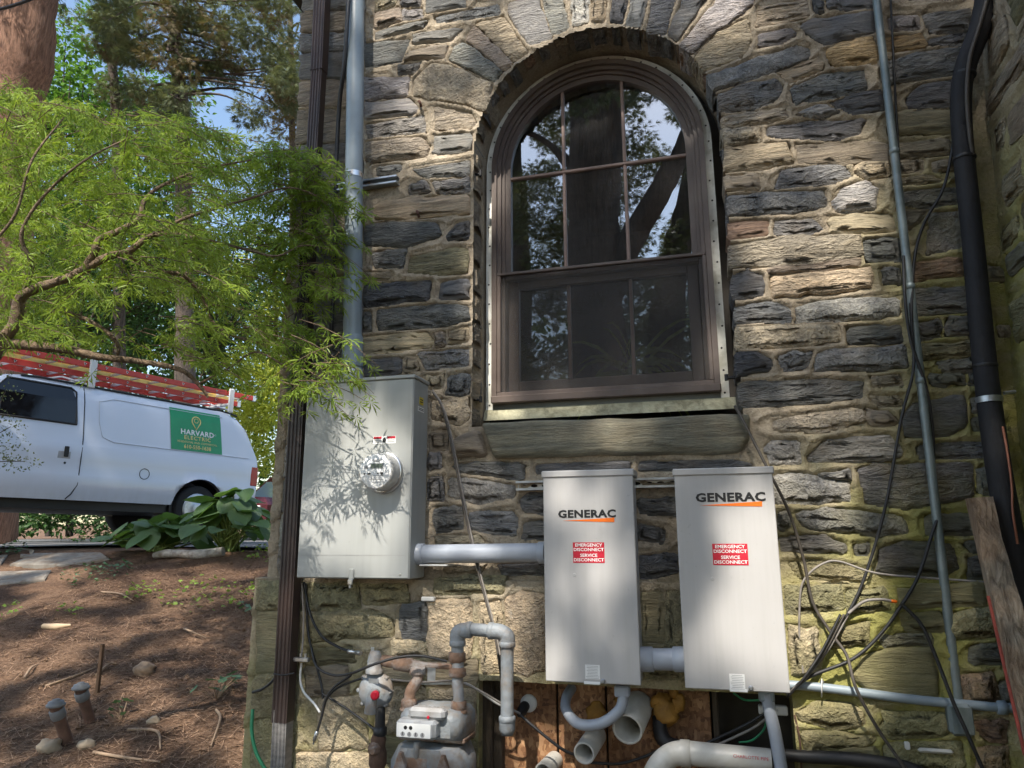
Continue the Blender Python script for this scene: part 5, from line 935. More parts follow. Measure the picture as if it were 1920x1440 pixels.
def hosta(px, py, label, nl, spread, tall, seed):
    rs_ = random.Random(seed); c = G(px, py); t = thing('hosta', c, label, 'plant', 'hostas by the driveway')
    for k in range(nl):
        a = rs_.uniform(0, 6.283); rr = rs_.uniform(.15, 1)*spread; h_ = tall*(1.15-.75*rr/spread)*rs_.uniform(.8, 1.15)
        base = c+np.array([rs_.uniform(-.12, .12), rs_.uniform(-.08, .08), 0]); d = np.array([math.cos(a), math.sin(a), 0]); tip = base+d*rr+np.array([0, 0, h_])
        sk = MB().tube([base, base+d*rr*.45+[0, 0, h_*.62], tip], [.011, .009, .006], 6, sub=3).build('stalk', M_PET, t)
        L_ = rs_.uniform(.20, .36); W_ = L_*rs_.uniform(.68, .85); hv, hf = heart(L_, W_, rs_.uniform(-.15, .25))
        M_ = Matrix.Translation(Vector(tip)) @ Matrix.Rotation(a+rs_.uniform(-.5, .5), 4, 'Z') @ Matrix.Rotation(rs_.uniform(-.25, .75), 4, 'Y') @ Matrix.Rotation(rs_.uniform(-.5, .5), 4, 'X')
        MB(M_).add(hv, hf, True).build('leaf', M_HOSTA, t)
    return t
hosta(300, 1034, 'spreading hosta with a drooping front leaf beside the pale log', 48, .62, .36, 5)
hosta(425, 1034, 'taller upright hosta between the van wheel and the house corner', 62, .55, .60, 9)
def lobed_patch(name, px, py, label, nl, rad, size, mat, cat='plant', hgt=.1, group=None, stuff=False):
    c = G(px, py); t = thing(name, c, label, cat, group); V, Fc = [], []
    mb = MB()
    for k in range(nl):
        a, r_ = random.uniform(0, 6.28), rad*math.sqrt(random.random()); q = np.array([c[0]+r_*math.cos(a), c[1]+r_*math.sin(a), 0]); q[2] = float(gz(q[0], q[1]))+random.uniform(.02, hgt)
        s_ = size*random.uniform(.6, 1.2); M_ = Matrix.Translation(Vector(q)) @ Matrix.Rotation(random.uniform(0, 6.28), 4, 'Z') @ Matrix.Rotation(random.uniform(-.7, .7), 4, 'X') @ Matrix.Rotation(random.uniform(-.7, .7), 4, 'Y')
        o_ = [(0, -.35, 0), (.45, -.5, .03), (.55, -.1, 0), (.95, .1, .05), (.45, .35, .02), (0, .9, .0), (-.45, .35, .02), (-.95, .1, .05), (-.55, -.1, 0), (-.45, -.5, .03)]
        vs_ = [M_ @ Vector((x*s_*.6, y*s_*.6, z*s_)) for x, y, z in o_]+[M_ @ Vector((0, 0, -.04*s_))]
        mb = MB().add(vs_, [(i, (i+1) % 10, 10) for i in range(10)], True) if size > .05 else mb.add(vs_, [(i, (i+1) % 10, 10) for i in range(10)], True)
        if size > .05: mb.build('leaf', mat, t); MB().tube([(c[0], c[1], c[2]-.01), (q+c)/2+[0, 0, .01], q], .0025, 5).build('stem', M_STK, t)
    if size <= .05: mb.build('foliage', mat, t, kind='stuff')
M_IVY = leafmat('ivy_leaf', (.035, .085, .045), (.09, .17, .09), .2); M_WEED = leafmat('weed_leaf', (.09, .17, .025), (.20, .30, .06), .4)
lobed_patch('ivy_plant', 405, 1310, 'dark green ivy clump against the foundation corner', 13, .14, .075, M_IVY, hgt=.13)
lobed_patch('ivy_plant', 228, 1350, 'small ivy shoot below the wooden stake', 6, .07, .075, M_IVY, hgt=.12)
lobed_patch('ivy_plant', 466, 1150, 'few ivy leaves high on the bank by the foundation', 5, .09, .07, M_IVY, hgt=.10)
for k, (x, y, nl, r_, lb) in enumerate(((180, 1085, 110, .34, 'low green weeds spreading beside the flagstones'), (265, 1120, 40, .16, 'thin sprouting weeds on the middle of the bank'), (420, 1130, 60, .30, 'weed seedlings near the foundation top'), (505, 1045, 70, .30, 'bright green weeds at the house corner'), (130, 1155, 20, .1, 'yellow green seedling above the curved wood piece'), (360, 1120, 40, .3, 'scattered seedlings in the needle litter'), (15, 1040, 60, .2, 'dark weeds beside the small flagstone'), (10, 1160, 20, .12, 'weed tuft at the edge of the bank'))):
    lobed_patch('weed_patch', x, y, lb, nl, r_, .045, M_WEED if k not in (0, 6) else M_IVY, 'weeds', .13)
# ---------------------------------------------------------------- van
Rn, Fn = PD(477, 957, 11.9), PD(0, 936, 8.7); es = (Fn-Rn)/np.linalg.norm(Fn-Rn); et = np.cross(es, [0, 0, 1.]); et /= np.linalg.norm(et)
if np.dot(et, RT) > 0: et = -et
ez = np.cross(et, es); ez = ez if ez[2] > 0 else -ez
O_ = Rn-ez*.39
VM = Matrix(((es[0], et[0], ez[0], O_[0]), (es[1], et[1], ez[1], O_[1]), (es[2], et[2], ez[2], O_[2]), (0, 0, 0, 1)))
VAN = thing('van', O_+es*2.7+et, 'white cargo van with ladders on its roof rack and a green sign', 'van')
m, n, b = nmat('van_white'); p = pos(n); g_ = n.nodes.new('ShaderNodeNewGeometry'); sp = n.nodes.new('ShaderNodeSeparateXYZ'); n.links.new(p, sp.inputs[0])
dz = math_(n, 'MULTIPLY', math_(n, 'SUBTRACT', 2.35, sp.outputs[2]), 1.6, True)
dm = math_(n, 'MULTIPLY', math_(n, 'MULTIPLY', dz, noise(n, pos(n, 3, 3, .8), 5, 5, .7)), .8, True)
n.links.new(mixc(n, dm, (.62, .66, .73), (.31, .29, .26)), b.inputs['Base Color']); b.inputs['Roughness'].default_value = .22; b.inputs['Coat Weight'].default_value = .5; M_VAN = m
M_VGL = pm('van_glass', (.006, .006, .007), .06, var=.1, spec=.6); M_VBK = pm('van_black', (.012, .012, .012), .5); M_TYRE = pm('tyre', (.018, .018, .019), .85, bmp=.004); M_GAP = pm('panel_gap', (.03, .03, .03), .8)
def tho(z): return float(np.interp(z, [.3, .5, .75, 1.16, 1.3, 1.75, 1.95, 2.03], [.06, .02, 0, 0, .015, .085, .14, .26]))
def zroof(s): return float(np.interp(s, [0, .05, .25, .6, 3.6, 3.9, 4.75, 5.4, 5.5], [1.25, 1.6, 1.98, 2.04, 2.06, 2.0, 1.28, 1.15, .8]))
def rearx(z): return float(np.interp(z, [.4, 1.2, 1.6, 1.9, 2.05], [0, .02, .09, .26, .5]))
WH = (1.05, 4.6); wr = .46
def zbot(s):
    z = .42
    for c in WH:
        if abs(s-c) < wr: z = max(z, .37+math.sqrt(wr*wr-(s-c)**2))
    return z
st = sorted(set(list(np.round(np.arange(0, 5.51, .1), 3))+[c+wr*math.cos(a) for c in WH for a in np.linspace(0, math.pi, 13)]))
zl = [.42, .55, .73, .76, .95, 1.15, 1.17, 1.3, 1.5, 1.75, 1.92, 2.0]
def side(mb, flip):
    vs_ = []
    for s in st:
        zb, zr = zbot(s), zroof(s)
        for z in zl:
            zz = min(max(z, zb), zr) if z < 1.99 else zr*.985
            zz = max(zz, zb); tt = tho(zz)-(.012 if abs(z-.73) < .01 else 0)-(.008 if abs(z-1.15) < .01 else 0); tt = max(tt, 0) if not (abs(z-.73) < .01 or abs(z-1.15) < .01) else tt
            vs_.append((s+rearx(zz)*max(0, 1-s/1.2), tt if not flip else 2.0-tt, zz))
    k = len(zl); mb.add(vs_, [(i*k+j, (i+1)*k+j, (i+1)*k+j+1, i*k+j+1) for i in range(len(st)-1) for j in range(k-1)], True); return [vs_[i*k+k-1] for i in range(len(st))], [vs_[i*k:(i+1)*k] for i in (0, len(st)-1)]
mb = MB(VM); r1, e1_ = side(mb, False); r2_, e2_ = side(mb, True)
vs_ = []
for a, b_ in zip(r1, r2_):
    for t in np.linspace(0, 1, 7): vs_.append((a[0], a[1]+(b_[1]-a[1])*t, a[2]+.05*math.sin(math.pi*t)))
mb.add(vs_, [(i*7+j, (i+1)*7+j, (i+1)*7+j+1, i*7+j+1) for i in range(len(st)-1) for j in range(6)], True)
for q in (0, 1):
    k = len(zl); mb.add(list(e1_[q])+list(e2_[q]), [(j, j+1, k+j+1, k+j) for j in range(k-1)])
mb.build('body', M_VAN, VAN)
def vstrip(pts, r_, mat, name, parent=VAN): return MB(VM).tube(pts, r_, 6).build(name, mat, parent)
vstrip([(2.92, tho(z)-.001, z) for z in np.linspace(.62, 1.96, 14)], .007, M_GAP, 'door_gap'); vstrip([(2.92+.12*(1-t), -.001+tho(z), z) for t, z in ((0, .43), (.5, .5), (1, .62))], .007, M_GAP, 'door_gap')
vstrip([(s, tho(2.0)-.012, zroof(s)*.985-.012) for s in np.linspace(.35, 3.7, 20)], .016, M_VBK, 'drip_rail')
wz = [1.43, 1.55, 1.75, 1.93]; gv = []
for s0_, s1_, z in ((3.02, 4.3, 1.43), (3.02, 4.2, 1.55), (3.03, 4.05, 1.75), (3.08, 3.88, 1.93)): gv += [(s0_, tho(z)-.006, z), (s1_, tho(z)-.006, z)]
MB(VM).add(gv, [(2*i, 2*i+1, 2*i+3, 2*i+2) for i in range(3)]).build('door_window', M_VGL, VAN)
fr_ = [(3.02, tho(1.43)-.008, 1.43), (4.3, tho(1.43)-.008, 1.43), (3.88, tho(1.93)-.008, 1.93), (3.10, tho(1.93)-.008, 1.93), (3.03, tho(1.9)-.008, 1.88), (3.02, tho(1.43)-.008, 1.43)]; vstrip(fr_, .014, M_VBK, 'window_seal')
HD = MB(VM).box((3.06, -.004, .96), (3.22, .004, 1.14), .002).build('handle_recess', M_GREYP, VAN); MB(VM).box((3.09, -.02, .98), (3.15, -.0045, 1.12), .008).build('handle', M_VBK, HD)
MB(VM).lathe((3.12, -.002, .9), (0, -1, 0), [(0, .016), (.004, .014)], 10).build('door_lock', M_VBK, VAN)
vstrip([(2.0+.075*math.cos(a), -.003, .84+.075*math.sin(a)) for a in np.linspace(0, 6.283, 22)], .005, M_GAP, 'fuel_door')
vstrip([(2.72, tho(1.75)-.004, 1.80), (2.71, tho(1.5)-.004, 1.5), (2.66, tho(1.32)-.004, 1.3), (2.5, tho(1.24)-.004, 1.245), (1.6, tho(1.24)-.004, 1.24), (.2, tho(1.24)-.004, 1.24)], .006, M_VAN, 'panel_crease')
vstrip([(2.72, tho(1.8)-.004, 1.80), (2.5, tho(1.86)-.004, 1.87), (.7, tho(1.86)-.004, 1.87)], .005, M_VAN, 'panel_crease')
MB(VM).box((-.02, -.008, .78), (.14, .10, 1.12), .02).build('tail_light', pm('tail_red', (.35, .012, .012), .2), VAN)
MB(VM).box((-.10, .05, .42), (.02, 1.95, .60), .03).build('rear_bumper', M_SILV, VAN); MB(VM).box((.3, .12, .30), (5.2, 1.88, .52)).build('underbody', M_VBK, VAN)
for c in WH:
    for t_, sg in ((.06, 1), (1.94, -1)):
        MB(VM).add([(c+(wr-.002)*math.cos(a), tt, .37+(wr-.002)*math.sin(a)) for tt in ((t_+.02*sg), t_+.4*sg) for a in np.linspace(-.2, math.pi+.2, 16)], [(i, i+1, 17+i, 16+i) for i in range(15)]).build('wheel_arch', M_VBK, VAN)
        WHL = MB(VM).lathe((c, t_, .37), (0, sg, 0), [(0, .24), (.0, .34), (.02, .365), (.2, .365), (.22, .34), (.22, .2)], 30).build('tyre', M_TYRE, VAN)
        MB(VM).lathe((c, t_-.001*sg, .37), (0, -sg, 0), [(0, .245), (.010, .235), (.006, .20), (.003, .12), (.016, .09), (.022, .06), (.022, .001)], 24).build('rim', M_GALV, WHL)
# sign on the side
M_SIGN = pm('sign_green', (.012, .27, .10), .35, var=.08); M_SGOLD = pm('sign_gold', (.75, .58, .22), .4)
def sgn(s, z): return (s, tho(z)-.008, z)
sv = [sgn(s, z) for s in (1.62, .72) for z in (1.25, 1.37, 1.55, 1.75, 1.90)]; SG = MB(VM).add([(s+ (z-1.25)*.04, t, z) for s, t, z in sv], [(j, j+1, j+6, j+5) for j in range(4)]).build('company_sign', M_SIGN, VAN)
def vtext(nm, body, size, s, z, mat, sx=1.0, bold=0.0, space=1.0):
    q = VM @ Vector((s, tho(z)-.014, z)); slope = (tho(z+.05)-tho(z-.05))/.1
    return text(nm, body, size, q, -Vector(es), Vector(ez)+Vector(et)*slope, mat, SG, sx=sx, bold=bold, space=space)
vtext('sign_lettering', 'HARVARD', .115, 1.17, 1.54, M_PRW, 1.05, .003, 1.1); vtext('sign_lettering', 'INC', .035, .865, 1.55, M_PRW)
vtext('sign_lettering', 'ELECTRIC', .085, 1.17, 1.455, M_SGOLD, 1.15, .001, 1.15); vtext('sign_lettering', 'RESIDENTIAL AND COMMERCIAL', .045, 1.17, 1.385, M_SGOLD, 1.05); vtext('sign_lettering', '610-550-1638', .085, 1.17, 1.312, M_SGOLD, 1.0, .001)
c = (1.19, 1.73); o1 = [(c[0]+.075*math.cos(a), c[1]+.075*math.sin(a)) for a in np.linspace(-.6, math.pi+.6, 20)]; o1 = o1+[(c[0], c[1]-.135), o1[0]]
MB(VM).tube([sgn(s, z) for s, z in o1], .010, 5).build('pin_emblem', M_SGOLD, SG); MB(VM).tube([sgn(c[0]+.035*math.cos(a), c[1]+.01+.035*math.sin(a)) for a in np.linspace(0, 6.283, 14)], .006, 5).build('pin_emblem', M_SGOLD, SG)
# mirror, rack
MB(VM).box((4.05, -.22, 1.35), (4.2, -.04, 1.62), .03).build('wing_mirror', M_VBK, VAN)
for s in (.55, 2.85):
    RK = MB(VM).box((s-.05, .10, 1.98), (s+.05, .13, 2.38), .01).build('rack_post', M_WHT, VAN); MB(VM).box((s-.03, .12, 2.10), (s+.03, 1.9, 2.14), .008).build('rack_bar', M_WHT, RK); MB(VM).box((s-.05, 1.87, 1.98), (s+.05, 1.9, 2.3), .01).build('rack_post', M_WHT, VAN)
    MB(VM).tube([(s+.02, .14, 2.02), (s+.3, .3, 2.1), (s+.35, .9, 2.12)], .014, 6).build('rack_brace', M_SILV, RK)
M_LRED = pm('ladder_red', (.50, .045, .03), .45, var=.15); M_LORG = pm('ladder_orange', (.68, .26, .03), .45, var=.12); M_LYEL = pm('ladder_yellow', (.60, .40, .10), .5)
def ladder(label, t0, z0, s0, s1, mat, mat2):
    L_ = thing('ladder', VM @ Vector(((s0+s1)/2, t0, z0)), label, 'ladder', 'ladders on the van roof')
    for k, tt in enumerate((t0, t0+.42)):
        RL = MB(VM).box((s0, tt, z0), (s1, tt+.03, z0+.082), .006).build('rail', mat if k == 0 else mat2, L_)
        s = s0+.15
        while s < s1 and k == 0:
            MB(VM).lathe((s, tt-.001, z0+.045), (0, -1, 0), [(0, .024), (.003, .024)], 3).build('rung_end', M_PRW, RL); MB(VM).lathe((s, tt-.004, z0+.045), (0, -1, 0), [(0, .016), (.002, .016)], 3).build('rung_hole', M_INK, RL); s += .305
    s = s0+.15
    while s < s1: MB(VM).box((s-.018, t0+.03, z0+.03), (s+.018, t0+.42, z0+.062), .004).build('rung', M_SILV, L_); s += .305
    for tt in (t0, t0+.42): MB(VM).box((s0-.04, tt-.004, z0-.01), (s0+.03, tt+.034, z0+.09), .008).build('end_cap', M_SILV, L_)
    return L_
ladder('red fibreglass extension ladder nearest the rack posts', .16, 2.265, .05, 5.2, M_LRED, M_LYEL)
ladder('lower red ladder section resting on the rack bars', .30, 2.147, .25, 5.4, M_LRED, M_LRED)
ladder('orange ladder lying behind the red one', .70, 2.36, .40, 5.5, M_LORG, M_LORG)
# pickup parked beyond the house corner
CM_ = PD(543, 925, 19.0); cg = 1.363+.010*(CM_[1]-4.3)+.03; fw_ = np.array([-(CM_[0]-CAM[0])*.2, -1, 0]); ang = math.atan2(-.98, -.1)
CMt = Matrix.Translation(Vector((CM_[0], CM_[1], cg))) @ Matrix.Rotation(ang+math.pi/2, 4, 'Z')        # local -y points to the viewer
CAR = thing('parked_car', (CM_[0], CM_[1], cg), 'dark red car with a sky blue windscreen parked beyond the house corner', 'car')
M_CARR = pm('car_maroon', (.10, .02, .025), .25)
MB(CMt).rings([[(x*k, y, z) for x, z in ((-.92, .4), (.92, .4), (.96, .8), (.86, .98), (-.86, .98), (-.96, .8))] for y, k in ((-2.1, .86), (-1.95, .97), (-.6, 1), (2.2, 1), (2.3, .9))], True, False).build('body', M_CARR, CAR)
MB(CMt).rings([[(-.82, -.75, .98), (.82, -.75, .98), (.85, 1.6, .98), (-.85, 1.6, .98)], [(-.66, -.05, 1.62), (.66, -.05, 1.62), (.66, 1.2, 1.62), (-.66, 1.2, 1.62)], [(-.6, .0, 1.65), (.6, 0, 1.65), (.6, 1.1, 1.65), (-.6, 1.1, 1.65)]], True, False).build('cabin', M_CARR, CAR)
m, n, b = nmat('windscreen'); b.inputs['Base Color'].default_value = (.03, .05, .07, 1); b.inputs['Roughness'].default_value = .03; b.inputs['Metallic'].default_value = .55; b.inputs['Base Color'].default_value = (.42, .52, .60, 1)
MB(CMt).add([(-.74, -.73, 1.02), (.74, -.73, 1.02), (.62, -.09, 1.58), (-.62, -.09, 1.58)], [(0, 1, 2, 3)]).build('windscreen', m, CAR)
for sx in (-1, 1):
    MB(CMt).box((sx*.5, -2.13, .62), (sx*.84, -2.05, .78), .02).build('headlight', M_WHT, CAR); MB(CMt).box((sx*.92, -.7, .98), (sx*1.12, -.58, 1.14), .03).build('wing_mirror', M_VBK, CAR)
    for y in (-1.35, 1.45): MB(CMt).lathe((sx*.95, y, .33), (-sx, 0, 0), [(0, .2), (0, .31), (.02, .33), (.2, .33), (.22, .3)], 22).build('tyre', M_TYRE, CAR)
MB(CMt).box((-.88, -2.2, .36), (.88, -2.02, .56), .04).build('bumper', M_SILV, CAR); MB(CMt).box((-.45, -2.12, .6), (.45, -2.06, .78), .01).build('grille', M_VBK, CAR)
# ---------------------------------------------------------------- foliage helpers
def rot_rand(k):
    q = rng.normal(size=(k, 4)); q /= np.linalg.norm(q, axis=1)[:, None]; w_, x, y, z = q.T
    return np.stack([np.stack([1-2*(y*y+z*z), 2*(x*y-z*w_), 2*(x*z+y*w_)], -1), np.stack([2*(x*y+z*w_), 1-2*(x*x+z*z), 2*(y*z-x*w_)], -1), np.stack([2*(x*z-y*w_), 2*(y*z+x*w_), 1-2*(x*x+y*y)], -1)], 1)
def frame_from(zax, xax):                              # rotation arrays whose local x = xax, local z near zax
    x = xax/np.linalg.norm(xax, axis=1)[:, None]; y = np.cross(zax, x); y /= np.linalg.norm(y, axis=1)[:, None]+1e-9; z = np.cross(x, y)
    return np.stack([x, y, z], -1)
def scatter(tv, tf, pos_, rot, size):
    tv = np.array(tv, float); tf = np.array(tf, int); k = len(pos_)
    V = np.einsum('kij,vj->kvi', rot, tv)*np.asarray(size).reshape(-1, 1, 1)+np.asarray(pos_)[:, None, :]
    Fc = (tf[None]+(np.arange(k)*len(tv))[:, None, None]).reshape(-1, tf.shape[1]); return V.reshape(-1, 3), Fc
BROAD = ([(0, 0, 0), (.45, .28, .05), (1, 0, -.08), (.45, -.28, .05)], [(0, 1, 2), (0, 2, 3)])
_sv, _sf = [], []
for a in (-1.0, -.55, -.2, .2, .55, 1.0):              # a feathery spray
    i = len(_sv); c, s_ = math.cos(a), math.sin(a); o_ = .25*(1-abs(a)); _sv += [(o_-.06*s_, .06*c, 0), (o_+.06*s_, -.06*c, 0), (o_+c*.8, s_*.8, -.12)]; _sf.append((i, i+1, i+2))
SPRAY = (_sv, _sf)
_lv, _lf = [], []
for k, a in enumerate(np.linspace(-2.0, 2.0, 7)):      # dissected maple leaf: seven toothed lobes
    L_ = (.55, .85, 1.0, 1.1, 1.0, .85, .55)[k]; c, s_ = math.cos(a), math.sin(a); T = lambda u, v, z: (c*u-s_*v, s_*u+c*v, z); i = len(_lv)
    _lv += [T(.04, 0, 0), T(L_*.5, .055, -.03), T(L_, 0, -.22*L_), T(L_*.5, -.055, -.03)]; _lf += [(i, i+1, i+2), (i, i+2, i+3)]
    for u, sg in ((.35, 1), (.42, -1), (.62, 1), (.68, -1)):
        j = len(_lv); _lv += [T(L_*u, 0, -.05*u), T(L_*(u+.09), 0, -.07*u), T(L_*(u+.20), sg*.17*L_*(1.15-u), -.12*u)]; _lf.append((j, j+1, j+2))
LACE = (_lv, _lf)
def ell(k, c, r_):                                     # points in an ellipsoid, denser near its shell
    d = rng.normal(size=(k, 3)); d /= np.linalg.norm(d, axis=1)[:, None]; return np.array(c)+d*(rng.uniform(.25, 1, k)**.5)[:, None]*np.array(r_)
def crown(parent, clumps, per, size, tmpl, mat, droop=.0, name='crown'):
    Vs, Fs, o_ = [], [], 0
    for c, r_ in clumps:
        k = int(per*random.uniform(.7, 1.3)); p_ = ell(k, c, r_); out = p_-np.array(c); out[:, 2] += np.array(r_)[2]*(.3-droop*1.6); out += rng.normal(0, .35, out.shape)*np.array(r_)
        V, Fc = scatter(*tmpl, p_, frame_from(np.array([0, 0, 1.])+rng.normal(0, .5, (k, 3)), out), rng.uniform(.65, 1.35, k)*size); Vs.append(V); Fs.append(Fc+o_); o_ += len(V)
    return npmesh(name, np.concatenate(Vs), np.concatenate(Fs), mat, parent)
def bark(name, c1, c2, sc=6, st=(3, 3, .35), bm=.05):
    m, n, b = nmat(name); p = pos(n, *st); f = noise(n, p, sc, 6, .7, .5); n.links.new(ramp(n, f, [(.32, c1), (.62, c2)]), b.inputs['Base Color']); b.inputs['Roughness'].default_value = .9; bump(n, b, f, 1, bm); return m
M_BKR = bark('cedar_bark', (.10, .05, .03), (.36, .20, .13), 5, (6, 6, .4)); M_BKD = bark('dark_bark', (.035, .028, .022), (.13, .10, .08)); M_BKM = bark('maple_bark', (.075, .05, .03), (.27, .19, .12), 14, (2, 2, 2), .03)
def limb(parent, pts, r0, r1, mat, name='limb', n_=10): return MB().tube(pts, [float(q) for q in np.interp(np.linspace(0, 1, (len(pts)-1)*5+1), [0, 1], [r0, r1])*(1+rng.normal(0, .06, (len(pts)-1)*5+1))], n_, sub=5).build(name, mat, parent)
# ---------------------------------------------------------------- lace leaf maple at the left
MAP = thing('maple_tree', PD(-60, 1180, 3.4), 'lace leaf maple with feathery bright green leaves hanging over the van', 'tree')
M_LACE = leafmat('lace_leaf', (.10, .185, .03), (.26, .35, .06), .42, .45)
def pdp(l): return [PD(x, y, d) for x, y, d in l]
limb(MAP, [PD(-160, 1300, 3.3), PD(-120, 1000, 3.25), PD(-70, 760, 3.2), PD(0, 645, 3.2)], .055, .036, M_BKM, 'trunk')
br = [([(0, 645, 3.2), (28, 605, 3.2), (38, 560, 3.2), (70, 540, 3.18), (135, 518, 3.15), (200, 482, 3.12), (240, 472, 3.12), (285, 442, 3.15), (335, 441, 3.2), (395, 452, 3.25), (470, 470, 3.3)], .027, .006),
      ([(160, 505, 3.14), (178, 470, 3.12), (188, 448, 3.12), (225, 432, 3.15), (262, 408, 3.2), (270, 378, 3.22), (300, 350, 3.25), (380, 318, 3.25), (470, 300, 3.2)], .020, .004),
      ([(-10, 642, 3.2), (60, 648, 3.22), (130, 656, 3.25), (185, 669, 3.28), (250, 676, 3.3), (335, 692, 3.3), (372, 720, 3.3), (390, 745, 3.3)], .026, .006),
      ([(238, 476, 3.12), (300, 508, 3.2), (345, 517, 3.25), (380, 560, 3.3), (405, 610, 3.3), (470, 640, 3.25), (540, 650, 3.2)], .014, .003),
      ([(95, 582, 3.2), (150, 594, 3.3), (200, 622, 3.3), (222, 650, 3.3), (218, 672, 3.3)], .012, .008),
      ([(285, 442, 3.15), (340, 412, 3.2), (400, 392, 3.2), (470, 372, 3.15), (540, 352, 3.3), (600, 372, 3.34), (640, 420, 3.34)], .010, .002),
      ([(40, 560, 3.2), (60, 500, 3.15), (40, 440, 3.1), (80, 370, 3.1), (160, 300, 3.1), (260, 250, 3.2)], .011, .003),
      ([(0, 640, 3.2), (-40, 560, 3.1), (-20, 470, 3.0), (30, 400, 3.0), (60, 300, 3.0), (120, 220, 3.1)], .012, .003),
      ([(372, 720, 3.3), (430, 690, 3.25), (480, 660, 3.2), (540, 690, 3.15), (590, 715, 3.1), (625, 740, 3.08)], .006, .002),
      ([(470, 470, 3.3), (520, 480, 3.2), (570, 460, 3.3), (630, 470, 3.3)], .006, .002)]
for k, (q, r0, r1) in enumerate(br): limb(MAP, pdp(q), r0, r1, M_BKM, 'branch', 8)
top = np.array([(-40, 120), (0, 135), (90, 175), (200, 195), (300, 215), (400, 240), (500, 268), (560, 292), (610, 320), (645, 370), (665, 430)])
org = []
while len(org) < 780:
    x = random.uniform(-60, 600); yt = np.interp(x, top[:, 0], top[:, 1]); yb = np.interp(x, [-60, 60, 250, 400, 520, 560, 600, 640], [650, 620, 640, 690, 690, 660, 500, 470]); y = random.uniform(yt, yb)
    f = noise3(Vector((x*.011, y*.017, 2.5))); g_ = noise3(Vector((x*.03, y*.05, 8.1)))
    if f*.6+g_*.6 < -.16+(.25 if 200 < x < 480 and 520 < y < 640 else 0)+(.10 if 380 < x < 560 and 380 < y < 560 else 0) and y > yt+25: continue
    if x > 500 and y > 440 and random.random() < .6: continue
    Yq = random.uniform(-.9, .5) if x < 380 else random.uniform(-.45, .5) if x < 500 else random.uniform(-.40, -.20)
    org.append((x, y, float((Yq-CAM[1])/ray(x, y)[1])))
for k in range(12): xq, yq = random.uniform(560, 625), random.uniform(640, 735); org.append((xq, yq, float((random.uniform(-.62, -.42)+3.1)/ray(xq, yq)[1])))
for k in range(7): xq, yq = random.uniform(470, 600), random.uniform(600, 700); org.append((xq, yq, float((random.uniform(-.5, -.25)+3.1)/ray(xq, yq)[1])))
LP, LX, LZ, LS = [], [], [], []; tw = MB()
for x, y, d in org:
    o_ = PD(x, y, d); a = random.uniform(-.9, .9)+(random.choice((0, 2.6)) if x < 250 or x > 520 else 0); dr = np.array([math.cos(a), math.sin(a)*.6, -random.uniform(.0, .45)]); L_ = random.uniform(.16, .34); k = random.randint(6, 10)
    pts = [o_+dr*L_*t+np.array([0, 0, -.25*L_*t*t]) for t in np.linspace(-.3, 1, 5)]; tw.tube(pts, [.0026, .0022, .0018, .0014, .0008], 4)
    for j in range(k):
        t = (j+random.random())/k; q = o_+dr*L_*t+np.array([0, 0, -.25*L_*t*t])+rng.normal(0, .018, 3); s_ = 1 if j % 2 else -1
        lx = dr*.5+np.array([-dr[1], dr[0], 0])*s_*random.uniform(.3, .9)+np.array([0, 0, random.uniform(-.9, -.05)])
        LP.append(q); LX.append(lx); LZ.append(np.array([0, 0, 1.])+rng.normal(0, .35, 3)); LS.append(random.uniform(.036, .076))
V, Fc = scatter(*LACE, np.array(LP), frame_from(np.array(LZ), np.array(LX)), np.array(LS))
npmesh('foliage', V, Fc, M_LACE, MAP); tw.build('twigs', M_BKM, MAP, kind='stuff')
# ---------------------------------------------------------------- trees beyond the driveway
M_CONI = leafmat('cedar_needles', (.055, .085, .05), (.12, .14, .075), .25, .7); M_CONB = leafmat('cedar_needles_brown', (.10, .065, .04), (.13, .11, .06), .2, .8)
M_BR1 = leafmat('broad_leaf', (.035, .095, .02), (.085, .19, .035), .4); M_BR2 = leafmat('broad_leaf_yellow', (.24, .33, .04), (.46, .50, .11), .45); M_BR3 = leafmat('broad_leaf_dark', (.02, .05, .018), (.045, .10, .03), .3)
CE = thing('cedar_tree', PD(10, 960, 13), 'thick reddish cedar trunk rising at the upper left behind the maple', 'tree')
limb(CE, [PD(-30, 1010, 13.2), PD(-8, 600, 13), PD(14, 330, 12.9), PD(28, 200, 12.8), PD(48, 60, 12.8), PD(58, -60, 12.9), PD(70, -400, 13.5)], .52, .42, M_BKR, 'trunk', 20)
crown(CE, [(PD(x, y, 13+random.uniform(-1, 1.5)), (.8, .8, .6)) for x, y in [(random.uniform(-120, 160), random.uniform(-260, -40)) for _ in range(22)]], 120, .18, SPRAY, M_CONI, .6)
def conifer(px, depth, tpts, r0, fol, label, mats, per=110, size=.12):
    t = thing('conifer_tree', PD(px, 980, depth), label, 'tree', 'trees beyond the driveway'); limb(t, pdp([(a, b_, depth) for a, b_ in tpts]), r0, r0*.45, M_BKD, 'trunk', 12)
    cl = [[], []]
    for (x, y, rx, ry, k) in fol:
        for _ in range(k):
            xx, yy = random.gauss(x, rx*.5), random.gauss(y, ry*.5); c = PD(xx, yy, depth+random.uniform(-1.2, 1.2)); cl[random.random() < .3].append((c, (random.uniform(.2, .5), .35, random.uniform(.1, .3))))
            if random.random() < .45:
                tx, ty = tpts[min(len(tpts)-1, 1)]; a = np.array(PD(np.interp(yy, [tpts[-1][1], tpts[0][1]], [tpts[-1][0], tpts[0][0]]), yy-25, depth)); limb(t, [a, (a+c)/2+rng.normal(0, .15, 3), c], .035, .010, M_BKD, 'limb', 5)
    crown(t, cl[0], per, size, SPRAY, mats[0], .55); crown(t, cl[1], per*.8, size, SPRAY, mats[1], .7, 'dry_foliage')
